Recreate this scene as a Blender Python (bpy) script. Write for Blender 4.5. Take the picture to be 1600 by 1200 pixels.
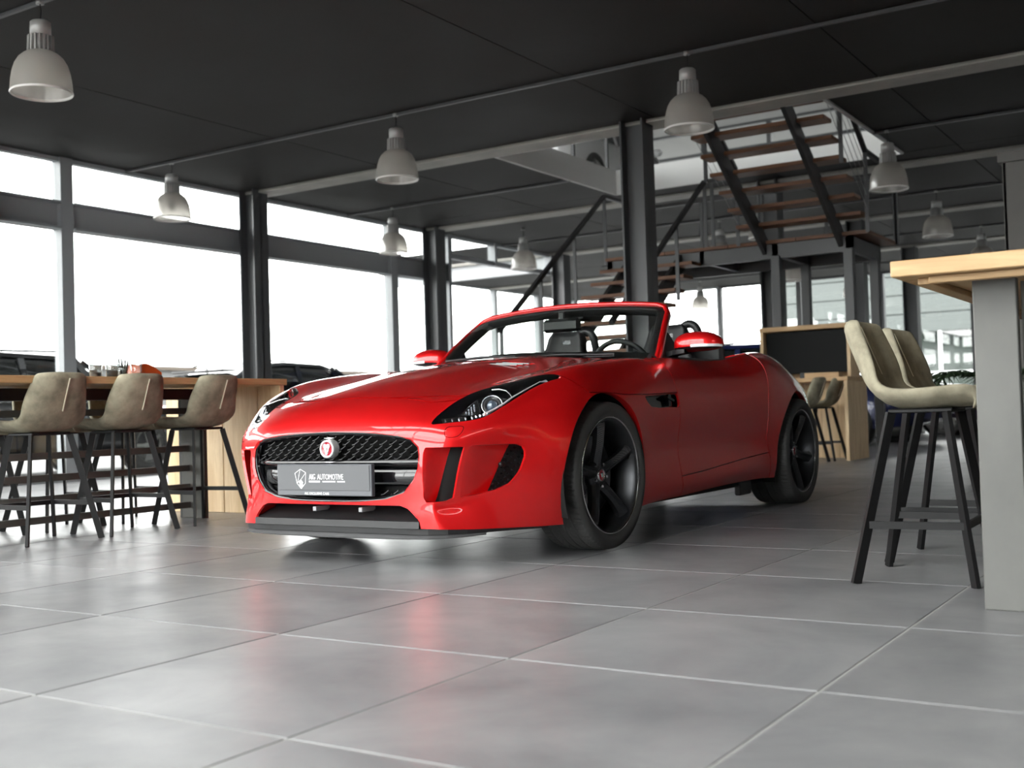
# Car showroom: a red roadster between two bar tables, steel stair and glazed walls behind
import bpy, bmesh, math, random
import numpy as np
from mathutils import Vector, Matrix
C = bpy.context.scene.collection
for o in list(bpy.data.objects): bpy.data.objects.remove(o)
PI = math.pi; random.seed(7)
# ---------------------------------------------------------------- camera
CAM = Vector((4.09168, -3.32298, 0.63323))
R_FWD = Vector((-0.53916701, 0.84177471, 0.02672604))
R_RT = Vector((0.84125667, 0.53979322, -0.03017441))
R_UP = R_RT.cross(R_FWD)
cd = bpy.data.cameras.new('camera'); cam = bpy.data.objects.new('camera', cd); C.objects.link(cam)
cam.matrix_world = Matrix(((R_RT.x, R_UP.x, -R_FWD.x, CAM.x), (R_RT.y, R_UP.y, -R_FWD.y, CAM.y), (R_RT.z, R_UP.z, -R_FWD.z, CAM.z), (0, 0, 0, 1)))
cd.sensor_width = 36; cd.lens = 36 * 1790.1 / 1600; cd.clip_start = .05; cd.clip_end = 500
cd.dof.use_dof = True; cd.dof.focus_distance = 5.0; cd.dof.aperture_fstop = 3.2
S = bpy.context.scene; S.camera = cam
# ---------------------------------------------------------------- overcast sky and exposure
W = bpy.data.worlds.new('sky'); S.world = W; W.use_nodes = True
bg = W.node_tree.nodes['Background']; bg.inputs[0].default_value = (1, .995, .985, 1); bg.inputs[1].default_value = 11.8
S.view_settings.view_transform = 'Standard'; S.view_settings.look = 'None'
S.view_settings.exposure = 0.0; S.view_settings.gamma = 1.0; S.view_settings.use_curve_mapping = False
S.cycles.max_bounces = 8; S.cycles.transparent_max_bounces = 16
# ---------------------------------------------------------------- helpers
def mat(name, col, rough=.5, metal=0, coat=0, coat_rough=.03, spec=.5, emit=None, estr=0, trans=0, ior=1.45):
    m = bpy.data.materials.new(name); m.use_nodes = True; b = m.node_tree.nodes['Principled BSDF']
    b.inputs['Base Color'].default_value = (*col, 1); b.inputs['Roughness'].default_value = rough; b.inputs['Metallic'].default_value = metal
    b.inputs['Coat Weight'].default_value = coat; b.inputs['Coat Roughness'].default_value = coat_rough
    b.inputs['Specular IOR Level'].default_value = spec; b.inputs['IOR'].default_value = ior; b.inputs['Transmission Weight'].default_value = trans
    if emit: b.inputs['Emission Color'].default_value = (*emit, 1); b.inputs['Emission Strength'].default_value = estr
    return m
def nd(m, t, **kw):
    n = m.node_tree.nodes.new(t)
    for k, v in kw.items():
        if k in n.inputs: n.inputs[k].default_value = v
        else: setattr(n, k, v)
    return n
def lk(m, a, b): m.node_tree.links.new(a, b)
def noisy(m, c1, c2, scale=(3, 3, 3), detail=5, bump=0, rough=None, coord='Object', lo=.35, hi=.65, rand=0):
    """mottled colour (and optional bump / roughness range) from noise"""
    b = m.node_tree.nodes['Principled BSDF']
    tc = nd(m, 'ShaderNodeTexCoord'); mp = nd(m, 'ShaderNodeMapping'); mp.inputs['Scale'].default_value = scale
    src = tc.outputs[coord]
    if coord == 'World':
        pass
    lk(m, src, mp.inputs['Vector'])
    no = nd(m, 'ShaderNodeTexNoise', Scale=1.0, Detail=detail, Roughness=.6); lk(m, mp.outputs[0], no.inputs['Vector'])
    if rand:
        oi = nd(m, 'ShaderNodeObjectInfo'); ad = nd(m, 'ShaderNodeVectorMath', operation='MULTIPLY_ADD'); ad.inputs[1].default_value = (37, 53, 19)
        cx = nd(m, 'ShaderNodeCombineXYZ')
        for k in range(3): lk(m, oi.outputs['Random'], cx.inputs[k])
        lk(m, cx.outputs[0], ad.inputs[0]); lk(m, mp.outputs[0], ad.inputs[2]); lk(m, ad.outputs[0], no.inputs['Vector'])
    cr = nd(m, 'ShaderNodeValToRGB'); cr.color_ramp.elements[0].position = lo; cr.color_ramp.elements[1].position = hi
    cr.color_ramp.elements[0].color = (*c1, 1); cr.color_ramp.elements[1].color = (*c2, 1)
    lk(m, no.outputs['Fac'], cr.inputs[0]); lk(m, cr.outputs[0], b.inputs['Base Color'])
    if bump:
        bu = nd(m, 'ShaderNodeBump', Strength=bump, Distance=.01); lk(m, no.outputs['Fac'], bu.inputs['Height']); lk(m, bu.outputs[0], b.inputs['Normal'])
    if rough:
        mr = nd(m, 'ShaderNodeMapRange'); mr.inputs['To Min'].default_value = rough[0]; mr.inputs['To Max'].default_value = rough[1]
        lk(m, no.outputs['Fac'], mr.inputs['Value']); lk(m, mr.outputs[0], b.inputs['Roughness'])
    return m
def glassy(name, tint=(1, 1, 1), ior=1.45, refl=1.0, rough=0.0):
    """thin pane: clear straight through, fresnel mirror on top"""
    m = bpy.data.materials.new(name); m.use_nodes = True; nt = m.node_tree; nt.nodes.clear()
    out = nt.nodes.new('ShaderNodeOutputMaterial'); mx = nt.nodes.new('ShaderNodeMixShader'); tr = nt.nodes.new('ShaderNodeBsdfTransparent')
    gl = nt.nodes.new('ShaderNodeBsdfGlossy'); fr = nt.nodes.new('ShaderNodeFresnel'); mu = nt.nodes.new('ShaderNodeMath'); mu.operation = 'MULTIPLY'
    fr.inputs['IOR'].default_value = ior; mu.inputs[1].default_value = refl; tr.inputs[0].default_value = (*tint, 1); gl.inputs['Roughness'].default_value = rough
    nt.nodes.remove(fr); lw = nt.nodes.new('ShaderNodeLayerWeight'); lw.inputs['Blend'].default_value = .5; pw = nt.nodes.new('ShaderNodeMath'); pw.operation = 'POWER'; pw.inputs[1].default_value = 5
    f0 = ((ior-1)/(ior+1))**2 * 1.7; sc = nt.nodes.new('ShaderNodeMath'); sc.operation = 'MULTIPLY_ADD'; sc.inputs[1].default_value = 1-f0; sc.inputs[2].default_value = f0   # both faces of the pane
    nt.links.new(lw.outputs['Facing'], pw.inputs[0]); nt.links.new(pw.outputs[0], sc.inputs[0]); nt.links.new(sc.outputs[0], mu.inputs[0]); nt.links.new(mu.outputs[0], mx.inputs[0]); nt.links.new(tr.outputs[0], mx.inputs[1]); nt.links.new(gl.outputs[0], mx.inputs[2]); nt.links.new(mx.outputs[0], out.inputs[0])
    return m
class MB:
    """collects shapes and links them as one mesh object"""
    def __init__(s): s.v = []; s.f = []; s.sm = []; s.mi = []
    def add(s, vs, fs, smooth=False, mi=0):
        b = len(s.v); s.v += [tuple(v) for v in vs]; s.f += [tuple(i + b for i in f) for f in fs]; s.sm += [smooth] * len(fs); s.mi += [mi] * len(fs); return s
    def box(s, lo, hi, ch=0.0, mi=0):
        x0, y0, z0 = lo; x1, y1, z1 = hi
        if x0 > x1: x0, x1 = x1, x0
        if y0 > y1: y0, y1 = y1, y0
        if z0 > z1: z0, z1 = z1, z0
        if ch <= 0:
            v = [(x0,y0,z0),(x1,y0,z0),(x1,y1,z0),(x0,y1,z0),(x0,y0,z1),(x1,y0,z1),(x1,y1,z1),(x0,y1,z1)]
            return s.add(v, [(0,3,2,1),(4,5,6,7),(0,1,5,4),(1,2,6,5),(2,3,7,6),(3,0,4,7)], False, mi)
        c = min(ch, .49*(x1-x0), .49*(y1-y0), .49*(z1-z0)); bm = bmesh.new(); bmesh.ops.create_cube(bm, size=1)
        for q in bm.verts: q.co = ((x0+x1)/2 + q.co.x*(x1-x0), (y0+y1)/2 + q.co.y*(y1-y0), (z0+z1)/2 + q.co.z*(z1-z0))
        bmesh.ops.bevel(bm, geom=bm.edges[:], offset=c, segments=1, affect='EDGES', profile=.5)
        return s.bm(bm, False, mi)
    def bm(s, bm, smooth=False, mi=0):
        bm.verts.ensure_lookup_table(); vs = [tuple(q.co) for q in bm.verts]; fs = [tuple(q.index for q in f.verts) for f in bm.faces]; bm.free(); return s.add(vs, fs, smooth, mi)
    def bar(s, p, q, w, h, up=(0, 0, 1), mi=0, ch=0):
        p = Vector(p); q = Vector(q); d = (q - p).normalized(); u = Vector(up)
        if abs(d.dot(u)) > .99: u = Vector((1, 0, 0))
        a = d.cross(u).normalized(); b = a.cross(d).normalized(); v = []
        for e in (p, q):
            for sa, sb in ((-1,-1),(1,-1),(1,1),(-1,1)): v.append(e + a*sa*w/2 + b*sb*h/2)
        return s.add(v, [(0,1,2,3),(7,6,5,4),(0,4,5,1),(1,5,6,2),(2,6,7,3),(3,7,4,0)], False, mi)
    def tube(s, pts, r, n=10, cap=True, closed=False, mi=0, smooth=True):
        P = [Vector(p) for p in pts]; R = r if isinstance(r, (list, tuple)) else [r]*len(P); v = []; m = len(P); pa = None
        for i, p in enumerate(P):
            if closed: d = P[(i+1) % m] - P[i-1]
            else: d = P[min(i+1, m-1)] - P[max(i-1, 0)]
            d.normalize()
            if pa is None: a = d.cross(Vector((0,0,1)) if abs(d.z) < .9 else Vector((1,0,0))).normalized()
            else: a = (pa - d*pa.dot(d)).normalized()
            pa = a; b = d.cross(a)
            for k in range(n): t = 2*PI*k/n; v.append(p + (a*math.cos(t) + b*math.sin(t))*R[i])
        f = []
        for i in range(m if closed else m-1):
            for k in range(n): j = (i+1) % m; f.append((i*n+k, i*n+(k+1)%n, j*n+(k+1)%n, j*n+k))
        s.add(v, f, smooth, mi)
        if cap and not closed: s.add(v[:n], [tuple(range(n))[::-1]], False, mi); s.add(v[-n:], [tuple(range(n))], False, mi)
        return s
    def lathe(s, prof, n=48, axis='z', smooth=True, mi=0, ctr=(0,0,0), mod=None):
        v = []
        for k in range(n):
            t = 2*PI*k/n; g = mod(k) if mod else 1
            for r, h in prof:
                x, y = r*g*math.cos(t), r*g*math.sin(t)
                q = (x, y, h) if axis == 'z' else ((x, h, y) if axis == 'y' else (h, x, y))
                v.append((q[0]+ctr[0], q[1]+ctr[1], q[2]+ctr[2]))
        m = len(prof); f = []
        for k in range(n):
            for i in range(m-1):
                q = (k*m+i, ((k+1)%n)*m+i, ((k+1)%n)*m+i+1, k*m+i+1); f.append(q if axis != 'y' else q[::-1])
        return s.add(v, f, smooth, mi)
    def prism(s, poly, d, mi=0):
        """poly: list of 3D points, d: extrusion vector"""
        n = len(poly); d = Vector(d); v = [Vector(p) for p in poly] + [Vector(p)+d for p in poly]
        return s.add(v, [tuple(range(n))[::-1], tuple(range(n, 2*n))] + [(i, (i+1)%n, n+(i+1)%n, n+i) for i in range(n)], False, mi)
    def grid(s, P, smooth=True, mi=0, flip=False, cu=False):
        m = len(P); n = len(P[0]); v = [p for r in P for p in r]; f = []
        for i in range(m-1):
            for j in range(n if cu else n-1):
                q = (i*n+j, i*n+(j+1)%n, (i+1)*n+(j+1)%n, (i+1)*n+j); f.append(q[::-1] if flip else q)
        return s.add(v, f, smooth, mi)
    def ball(s, c, r, n=16, m=10, mi=0):
        R = (r, r, r) if not isinstance(r, (tuple, list)) else r; P = []
        for i in range(m+1):
            t = PI*i/m; P.append([(c[0]+R[0]*math.sin(t)*math.cos(2*PI*k/n), c[1]+R[1]*math.sin(t)*math.sin(2*PI*k/n), c[2]-R[2]*math.cos(t)) for k in range(n)])
        return s.grid(P, True, mi, False, True)
    def mesh(s, name, mats, merge=False):
        me = bpy.data.meshes.new(name); me.from_pydata(s.v, [], s.f)
        for m in (mats if isinstance(mats, (list, tuple)) else [mats]): me.materials.append(m)
        me.polygons.foreach_set('use_smooth', s.sm); me.polygons.foreach_set('material_index', s.mi)
        if merge:
            bm = bmesh.new(); bm.from_mesh(me); bmesh.ops.remove_doubles(bm, verts=bm.verts, dist=1e-5); bmesh.ops.recalc_face_normals(bm, faces=bm.faces); bm.to_mesh(me); bm.free()
        me.update(); return me
    def build(s, name, mats, parent=None, merge=False, **kw): return put(name, s.mesh(name, mats, merge), parent, **kw)
def put(name, me, parent=None, loc=None, rz=0, **props):
    o = bpy.data.objects.new(name, me); C.objects.link(o)
    if parent: o.parent = parent
    if loc is not None: o.location = loc
    if rz: o.rotation_euler.z = rz
    for k, v in props.items(): o[k] = v
    return o
def thing(name, label, cat, loc=(0,0,0), rz=0, group=None, parent=None):
    o = bpy.data.objects.new(name, None); C.objects.link(o); o.location = loc; o.rotation_euler.z = rz; o.empty_display_size = .1
    o['label'] = label; o['category'] = cat
    if group: o['group'] = group
    return o
def tag(o, label, cat, group=None):
    o['label'] = label; o['category'] = cat
    if group: o['group'] = group
    return o
def dup(root, loc=None, rz=None, label=None):
    r = root.copy(); C.objects.link(r)
    if loc is not None: r.location = loc
    if rz is not None: r.rotation_euler = (0, 0, rz)
    if label: r['label'] = label
    for ch in list(root.children):
        c = ch.copy(); C.objects.link(c); c.parent = r
        for g in list(ch.children): d = g.copy(); C.objects.link(d); d.parent = c
    return r
def struct(name, mb, m, parent=None): return mb.build(name, m, parent, kind='structure') if not parent else mb.build(name, m, parent)
# ---------------------------------------------------------------- car body surface: cage -> subdivision -> triangles with normals
def body_cage():
    c = [  # columns y-lines from the centre to the corner, rows from the chin to the cowl
     [(.875,0,.172),(.893,0,.235),(.912,0,.29),(.928,0,.42),(.922,0,.545),(.893,0,.615),(.80,0,.692),(.60,0,.770),(.30,0,.842),(0,0,.893),(-.3,0,.928),(-.52,0,.945)],
     [(.88,.2,.172),(.895,.2,.235),(.912,.2,.29),(.925,.2,.42),(.92,.2,.545),(.89,.2,.615),(.797,.2,.69),(.60,.2,.762),(.30,.2,.832),(0,.2,.883),(-.3,.2,.919),(-.535,.2,.94)],
     [(.888,.38,.172),(.897,.38,.235),(.903,.38,.29),(.915,.38,.42),(.908,.38,.545),(.872,.38,.615),(.765,.38,.688),(.575,.38,.744),(.28,.38,.800),(-.02,.38,.851),(-.32,.38,.893),(-.6,.38,.925)],
     [(.878,.51,.172),(.882,.515,.235),(.878,.52,.29),(.878,.525,.42),(.863,.525,.545),(.815,.53,.612),(.705,.535,.685),(.52,.56,.749),(.23,.58,.803),(-.07,.59,.848),(-.38,.60,.888),(-.72,.58,.915)],
     [(.79,.630,.165),(.795,.608,.235),(.79,.603,.29),(.785,.637,.42),(.765,.668,.545),(.705,.685,.615),(.605,.695,.70),(.42,.745,.775),(.15,.78,.842),(-.17,.79,.878),(-.5,.79,.90),(-.87,.755,.912)]]
    b = [  # side stations: x, then (y,z) from sill to crest (the crest of the first five belongs to column 4)
     [(.47,.84,.155),(.47,.868,.25),(.46,.90,.42),(.45,.885,.56),(.44,.855,.655),(.43,.805,.72)],
     [(.2,.90,.155),(.2,.925,.25),(.19,.945,.42),(.18,.945,.56),(.17,.93,.675),(.16,.865,.78)],
     [(-.2,.895,.165),(-.2,.918,.25),(-.2,.93,.42),(-.2,.935,.56),(-.19,.928,.69),(-.18,.872,.80)],
     [(-.5,.885,.18),(-.5,.908,.25),(-.5,.905,.42),(-.5,.918,.56),(-.5,.917,.69),(-.5,.872,.82)],
     [(-.87,.875,.185),(-.87,.908,.26),(-.87,.89,.42),(-.87,.91,.56),(-.87,.912,.69),(-.87,.865,.82)]]
    def st(x, *yz): return [(x, y, z) for y, z in yz]
    b += [st(-1.3,(.87,.195),(.908,.275),(.885,.42),(.905,.56),(.912,.69),(.875,.82),(.80,.905)),
          st(-1.7,(.87,.20),(.912,.29),(.895,.42),(.92,.56),(.93,.69),(.905,.82),(.815,.922)),
          st(-2.05,(.885,.20),(.92,.29),(.925,.42),(.945,.56),(.955,.69),(.937,.83),(.80,.970)),
          st(-2.35,(.92,.19),(.945,.29),(.957,.42),(.967,.56),(.966,.69),(.93,.84),(.775,.985)),
          st(-2.65,(.92,.19),(.945,.29),(.957,.42),(.967,.56),(.945,.69),(.897,.82),(.735,.960)),
          st(-2.95,(.90,.19),(.92,.29),(.93,.42),(.912,.56),(.885,.69),(.83,.80),(.68,.892)),
          st(-3.25,(.80,.22),(.82,.30),(.82,.42),(.81,.56),(.785,.69),(.73,.78),(.61,.84)),
          st(-3.47,(.58,.25),(.60,.32),(.62,.42),(.62,.56),(.60,.69),(.56,.765),(.48,.815)),
          st(-3.55,(.25,.25),(.26,.32),(.26,.42),(.26,.56),(.26,.69),(.26,.77),(.26,.82)),
          st(-3.57,(0,.25),(0,.32),(0,.42),(0,.56),(0,.69),(0,.775),(0,.825))]
    deck = [[(-2.05,.45,.93),(-2.05,0,.92)],[(-2.35,.45,.945),(-2.35,0,.94)],[(-2.65,.45,.93),(-2.65,0,.925)],[(-2.95,.45,.892),(-2.95,0,.892)],[(-3.25,.40,.855),(-3.25,0,.86)]]
    V = []; F = []
    def add(p): V.append(p); return len(V) - 1
    ci = [[add(p) for p in col] for col in c]
    bi = []
    for k, col in enumerate(b):
        ids = [add(p) for p in col]
        if k < 5: ids.append(ci[4][7 + k])
        bi.append(ids)
    di = [[add(p) for p in r] for r in deck]
    for j in range(4):
        for i in range(11): F.append((ci[j][i], ci[j+1][i], ci[j+1][i+1], ci[j][i+1]))
    for i in range(5): F.append((ci[4][i], bi[0][i], bi[0][i+1], ci[4][i+1]))
    F.append((ci[4][5], bi[0][5], ci[4][7], ci[4][6]))
    for k in range(len(bi) - 1):
        for i in range(6): F.append((bi[k][i], bi[k+1][i], bi[k+1][i+1], bi[k][i+1]))
    dk = [[bi[7+k][6]] + di[k] for k in range(5)] + [[bi[12][6], bi[13][6], bi[14][6]]]
    for k in range(5):
        for i in range(2): F.append((dk[k][i], dk[k+1][i], dk[k+1][i+1], dk[k][i+1]))
    V = np.array(V, float)
    n = len(V); mir = {}; W = list(map(tuple, V))
    for i in range(n):
        if abs(V[i, 1]) < 1e-9: mir[i] = i
        else: mir[i] = len(W); W.append((V[i, 0], -V[i, 1], V[i, 2]))
    F = F + [tuple(reversed([mir[i] for i in f])) for f in F]
    return np.array(W), F

def limit_solve(T, F, lam=1.0):
    """cage whose Catmull-Clark limit passes through the points T"""
    n = len(T); A = np.zeros((n, n))
    nb = [set() for _ in range(n)]; dg = [[] for _ in range(n)]; ec = {}
    for f in F:
        for k in range(4):
            a, b_ = f[k], f[(k+1) % 4]; nb[a].add(b_); nb[b_].add(a); dg[f[k]].append(f[(k+2) % 4])
            e = (min(a, b_), max(a, b_)); ec[e] = ec.get(e, 0) + 1
    bn = [[] for _ in range(n)]
    for (a, b_), k in ec.items():
        if k == 1: bn[a].append(b_); bn[b_].append(a)
    for v in range(n):
        if bn[v]:
            if len(dg[v]) == 1: A[v, v] = 1
            else:
                A[v, v] = 4/6
                for w in bn[v]: A[v, w] += 1/6
        else:
            m = len(nb[v]); d = m * (m + 5); A[v, v] += m * m / d
            for w in nb[v]: A[v, w] += 4 / d
            for w in dg[v]: A[v, w] += 1 / d
    X = np.linalg.solve(A, T)
    return T + lam * (X - T)

def body_surface(level=4):
    T, F = body_cage()
    X = limit_solve(T, F, .9)
    me = bpy.data.meshes.new('tmp_cage'); me.from_pydata([tuple(p) for p in X], [], F)
    o = bpy.data.objects.new('tmp_cage', me); C.objects.link(o)
    m = o.modifiers.new('s', 'SUBSURF'); m.levels = level; m.render_levels = level; m.use_limit_surface = True; m.boundary_smooth = 'PRESERVE_CORNERS'
    ev = o.evaluated_get(bpy.context.evaluated_depsgraph_get()).to_mesh()
    ev.calc_loop_triangles()
    nv = len(ev.vertices); V = np.empty(nv*3); ev.vertices.foreach_get('co', V)
    N = np.empty(nv*3); ev.vertex_normals.foreach_get('vector', N)
    t = np.empty(len(ev.loop_triangles)*3, np.int32); ev.loop_triangles.foreach_get('vertices', t)
    o.evaluated_get(bpy.context.evaluated_depsgraph_get()).to_mesh_clear()
    bpy.data.objects.remove(o); bpy.data.meshes.remove(me)
    return V.reshape(-1, 3), N.reshape(-1, 3), t.reshape(-1, 3)
# ---------------------------------------------------------------- setting materials
STEEL = mat('steel_anthracite', (.075, .077, .08), .42); STEELW = mat('window_frame_lightened', (.34, .355, .365), .5); STEELD = mat('steel_black', (.022, .022, .023), .5); BEAMM = noisy(mat('beam_grey', (.26, .25, .225), .6), (.36, .35, .315), (.46, .445, .40), (2, 2, 2))  # window frame is the same steel, lightened in colour to replace missing interior light
CEIL = noisy(mat('ceiling_panel_dark', (.03, .03, .03), .75), (.0085, .0078, .007), (.0165, .015, .0135), (.7, .7, .7), 6, 0, (.6, .85), rand=1); CEILD = mat('ceiling_joint_black', (.008, .008, .008), .9)
CONC = mat('concrete_light', (.66, .66, .65), .7); PANE = glassy('window_glass', (.97, .985, .98), 1.5, .9); ALU = mat('rail_aluminium', (.30, .30, .29), .45, .6)
GROUT = mat('grout_light_grey', (.36, .355, .34), .8)
def tile_mat():
    m = mat('tile_grey', (.15, .15, .155), .3); b = m.node_tree.nodes['Principled BSDF']
    ge = nd(m, 'ShaderNodeNewGeometry'); oi = nd(m, 'ShaderNodeObjectInfo'); va = nd(m, 'ShaderNodeVectorMath', operation='ADD'); sc = nd(m, 'ShaderNodeVectorMath', operation='SCALE'); sc.inputs['Scale'].default_value = 40
    cx = nd(m, 'ShaderNodeCombineXYZ'); lk(m, oi.outputs['Random'], cx.inputs[0]); lk(m, oi.outputs['Random'], cx.inputs[1]); lk(m, cx.outputs[0], sc.inputs[0]); lk(m, sc.outputs[0], va.inputs[0]); lk(m, ge.outputs['Position'], va.inputs[1])
    n1 = nd(m, 'ShaderNodeTexNoise', Scale=1.6, Detail=6.0, Roughness=.62, Distortion=.8); lk(m, va.outputs[0], n1.inputs['Vector'])
    cr = nd(m, 'ShaderNodeValToRGB'); cr.color_ramp.elements[0].position = .3; cr.color_ramp.elements[1].position = .72
    cr.color_ramp.elements[0].color = (.155, .156, .162, 1); cr.color_ramp.elements[1].color = (.262, .26, .262, 1); lk(m, n1.outputs['Fac'], cr.inputs[0])
    hs = nd(m, 'ShaderNodeHueSaturation'); mr = nd(m, 'ShaderNodeMapRange'); mr.inputs['To Min'].default_value = .88; mr.inputs['To Max'].default_value = 1.12; lk(m, oi.outputs['Random'], mr.inputs['Value']); lk(m, mr.outputs[0], hs.inputs['Value']); lk(m, cr.outputs[0], hs.inputs['Color']); lk(m, hs.outputs[0], b.inputs['Base Color'])
    n2 = nd(m, 'ShaderNodeTexNoise', Scale=5.0, Detail=5.0, Roughness=.6); lk(m, va.outputs[0], n2.inputs['Vector'])
    r2 = nd(m, 'ShaderNodeMapRange'); r2.inputs['To Min'].default_value = .24; r2.inputs['To Max'].default_value = .44; lk(m, n2.outputs['Fac'], r2.inputs['Value']); lk(m, r2.outputs[0], b.inputs['Roughness'])
    n3 = nd(m, 'ShaderNodeTexNoise', Scale=45.0, Detail=3.0); lk(m, va.outputs[0], n3.inputs['Vector']); bu = nd(m, 'ShaderNodeBump', Strength=.05, Distance=.004); lk(m, n3.outputs['Fac'], bu.inputs['Height']); lk(m, bu.outputs[0], b.inputs['Normal'])
    return m
TILE = tile_mat()
# ---------------------------------------------------------------- floor: large square tiles on a light bed
X0, X1, Y0, Y1, HC, HU, UZ0 = -7.75, 9.0, -6.2, 25.2, 3.84, 4.18, 7.3
FL = struct('floor', MB().box((X0, Y0, -.12), (X1, Y1, -.002)).box((-12.0, 16.6, -.12), (X0, Y1, -.002)), GROUT)
TS = .8169; G = .0036
tmesh = MB().box((-TS/2+G, -TS/2+G, -.010), (TS/2-G, TS/2-G, .0), .0018).mesh('tile', TILE)
cells = [(i, j) for i in range(-10, 12) for j in range(-11, 31)]
def tile_key(c):
    p = Vector(((c[0]+.5)*TS, (c[1]+.5)*TS, 0)) - CAM; d = p.dot(R_FWD); lat = p.dot(R_RT)
    return (0 if d > .2 and abs(lat) < .47*d + .9 else 1, d if d > 0 else 50 - d)
cells = [c for c in cells if X0 - TS*.4 < (c[0]+.5)*TS < X1]
cells.sort(key=tile_key)
for c in cells[:296]: put('tile', tmesh, FL, ((c[0]+.5)*TS, (c[1]+.5)*TS, 0))
rest = MB()
for i, j in cells[296:] + [(i, j) for i in range(-15, -10) for j in range(20, 31)]: rest.box((i*TS+G, j*TS+G, -.01), ((i+1)*TS-G, (j+1)*TS-G, 0))
rest.build('tile_field', TILE, FL, kind='stuff')
# ---------------------------------------------------------------- upper floor slab with the stairwell cut out, ceiling panels below it
OX0, OX1, OY0, OY1 = -3.62, .50, 8.48, 11.72
YA = -1.0   # the slab stops here: an unseen two-storey glazed hall is added behind the camera to brighten the foreground
CE = struct('ceiling', MB().box((X0, YA, HC+.012), (OX0, Y1, HU)).box((OX1, YA, HC+.012), (X1, Y1, HU)).box((OX0, YA, HC+.012), (OX1, OY0, HU)).box((OX0, OY1, HC+.012), (OX1, Y1, HU)).box((-12.0, 16.6, HC+.012), (X0, Y1, HU)), CEILD)
xs = [-12.0, X0, -5.05, -1.25, 1.17, 3.6, 6.2, X1]; ys = [YA, 1.97, 6.15, 8.48, 10.35, 11.72, 14.75, 18.95, 23.1, Y1]
for i in range(len(xs)-1):
    for j in range(len(ys)-1):
        a, b, c, d = xs[i], xs[i+1], ys[j], ys[j+1]
        if i == 0 and c < 16: 
            if d <= 16.6: continue
            c = 16.6
        spans = [(a, b)]
        if c >= OY0-.01 and d <= OY1+.01:
            spans = []
            if a < OX0: spans.append((a, min(b, OX0)))
            if b > OX1: spans.append((max(a, OX1), b))
        for a2, b2 in spans:
            if b2 - a2 > .05: MB().box((a2+.006, c+.006, HC), (b2-.006, d-.006, HC+.014)).build('ceiling_panel', CEIL, CE)
for a, b in (((OX0-.02, OY0, HC-.02), (OX0+.02, OY1, HU)), ((OX1-.02, OY0, HC-.02), (OX1+.02, OY1, HU)), ((OX0, OY1-.02, HC-.02), (OX1, OY1+.02, HU)), ((OX0, OY0-.02, HC-.02), (OX1, OY0+.02, HU))): MB().box(a, b).build('opening_lining', CONC, CE)
# steel beams showing their lower flange, cable rails along the lamp rows
def ibeam(mb, p, q, w, h, t=.02):
    x0, y, z = p; x1 = q[0]; mb.box((x0, y-w/2, z), (x1, y+w/2, z+t)).box((x0, y-t/2, z), (x1, y+t/2, z+h)).box((x0, y-w/2, z+h-t), (x1, y+w/2, z+h)); return mb
for y, xa, xb in ((8.26, X0, X1), (12.44, X0, X1), (16.62, -12.0, X1), (20.80, -12.0, X1)): struct('beam', ibeam(MB(), (xa, y, HC-.035), (xb, 0, 0), .34, .05), BEAMM)
for y in (1.97, 6.15, 10.35, 14.75, 18.95, 23.1):
    for xa, xb in ([(X0, X1)] if not OY0 < y < OY1 else [(X0, OX0), (OX1, X1)]): struct('trim_rail', MB().box((xa, y-.018, HC-.030), (xb, y+.018, HC-.001), .004), STEEL)
# ---------------------------------------------------------------- glazed walls
def hcol(x, y, z0=0, z1=HC, s=.28, t=.022):
    struct('column', MB().box((x-s/2, y-s/2, z0), (x-s/2+t, y+s/2, z1)).box((x+s/2-t, y-s/2, z0), (x+s/2, y+s/2, z1)).box((x-s/2, y-t/2, z0), (x+s/2, y+t/2, z1)), STEEL)
for x, y in ((-7.42, 8.12), (-7.42, 12.32), (-7.42, 16.6), (-7.42, 3.95), (-1.5, 8.12), (-1.5, 12.35), (-1.5, 16.6), (-1.6, 20.8), (4.7, 8.12), (4.7, 12.35), (4.7, 16.6), (4.7, 20.8)): hcol(x, y)
wn = [0]
def bay(p, q, z0, z1, tr=None, m0=.09, depth=.08):
    """one window bay between two mullion axes p and q: frame, panes, optional channel-section transom between heights tr"""
    wn[0] += 1; p = Vector((*p, 0)); q = Vector((*q, 0)); d = (q-p).normalized(); L = (q-p).length; nrm = Vector((-d.y, d.x, 0))
    def bx(mb, a, b, za, zb, t0, t1):
        v = [p + d*a + nrm*t0, p + d*b + nrm*t0, p + d*b + nrm*t1, p + d*a + nrm*t1]; V = [(w.x, w.y, za) for w in v] + [(w.x, w.y, zb) for w in v]
        return mb.add(V, [(0,3,2,1),(4,5,6,7),(0,1,5,4),(1,2,6,5),(2,3,7,6),(3,0,4,7)])
    h = m0/2; fr = MB(); bx(fr, 0, h, z0, z1, -depth, depth); bx(fr, L-h, L, z0, z1, -depth, depth); bx(fr, h, L-h, z0, z0+.08, -.05, .05); bx(fr, h, L-h, z1-.05, z1, -.05, .05)
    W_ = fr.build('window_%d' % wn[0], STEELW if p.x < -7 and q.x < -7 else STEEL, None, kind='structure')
    if tr:
        t = MB(); bx(t, h, L-h, tr[0], tr[0]+.022, -.12, .06); bx(t, h, L-h, tr[1]-.022, tr[1], -.12, .06); bx(t, h, L-h, tr[0], tr[1], -.01, .06); t.build('transom', STEELW, W_)
    for za, zb in ([(z0+.08, tr[0]), (tr[1], z1-.05)] if tr else [(z0+.08, z1-.05)]):
        g = MB(); bx(g, h, L-h, za, zb, .010, .016); g.build('pane', PANE, W_)
my = [-6.1, -4.0, -.95, 2.15, 5.255, 8.33, 11.45, 13.06]
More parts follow.
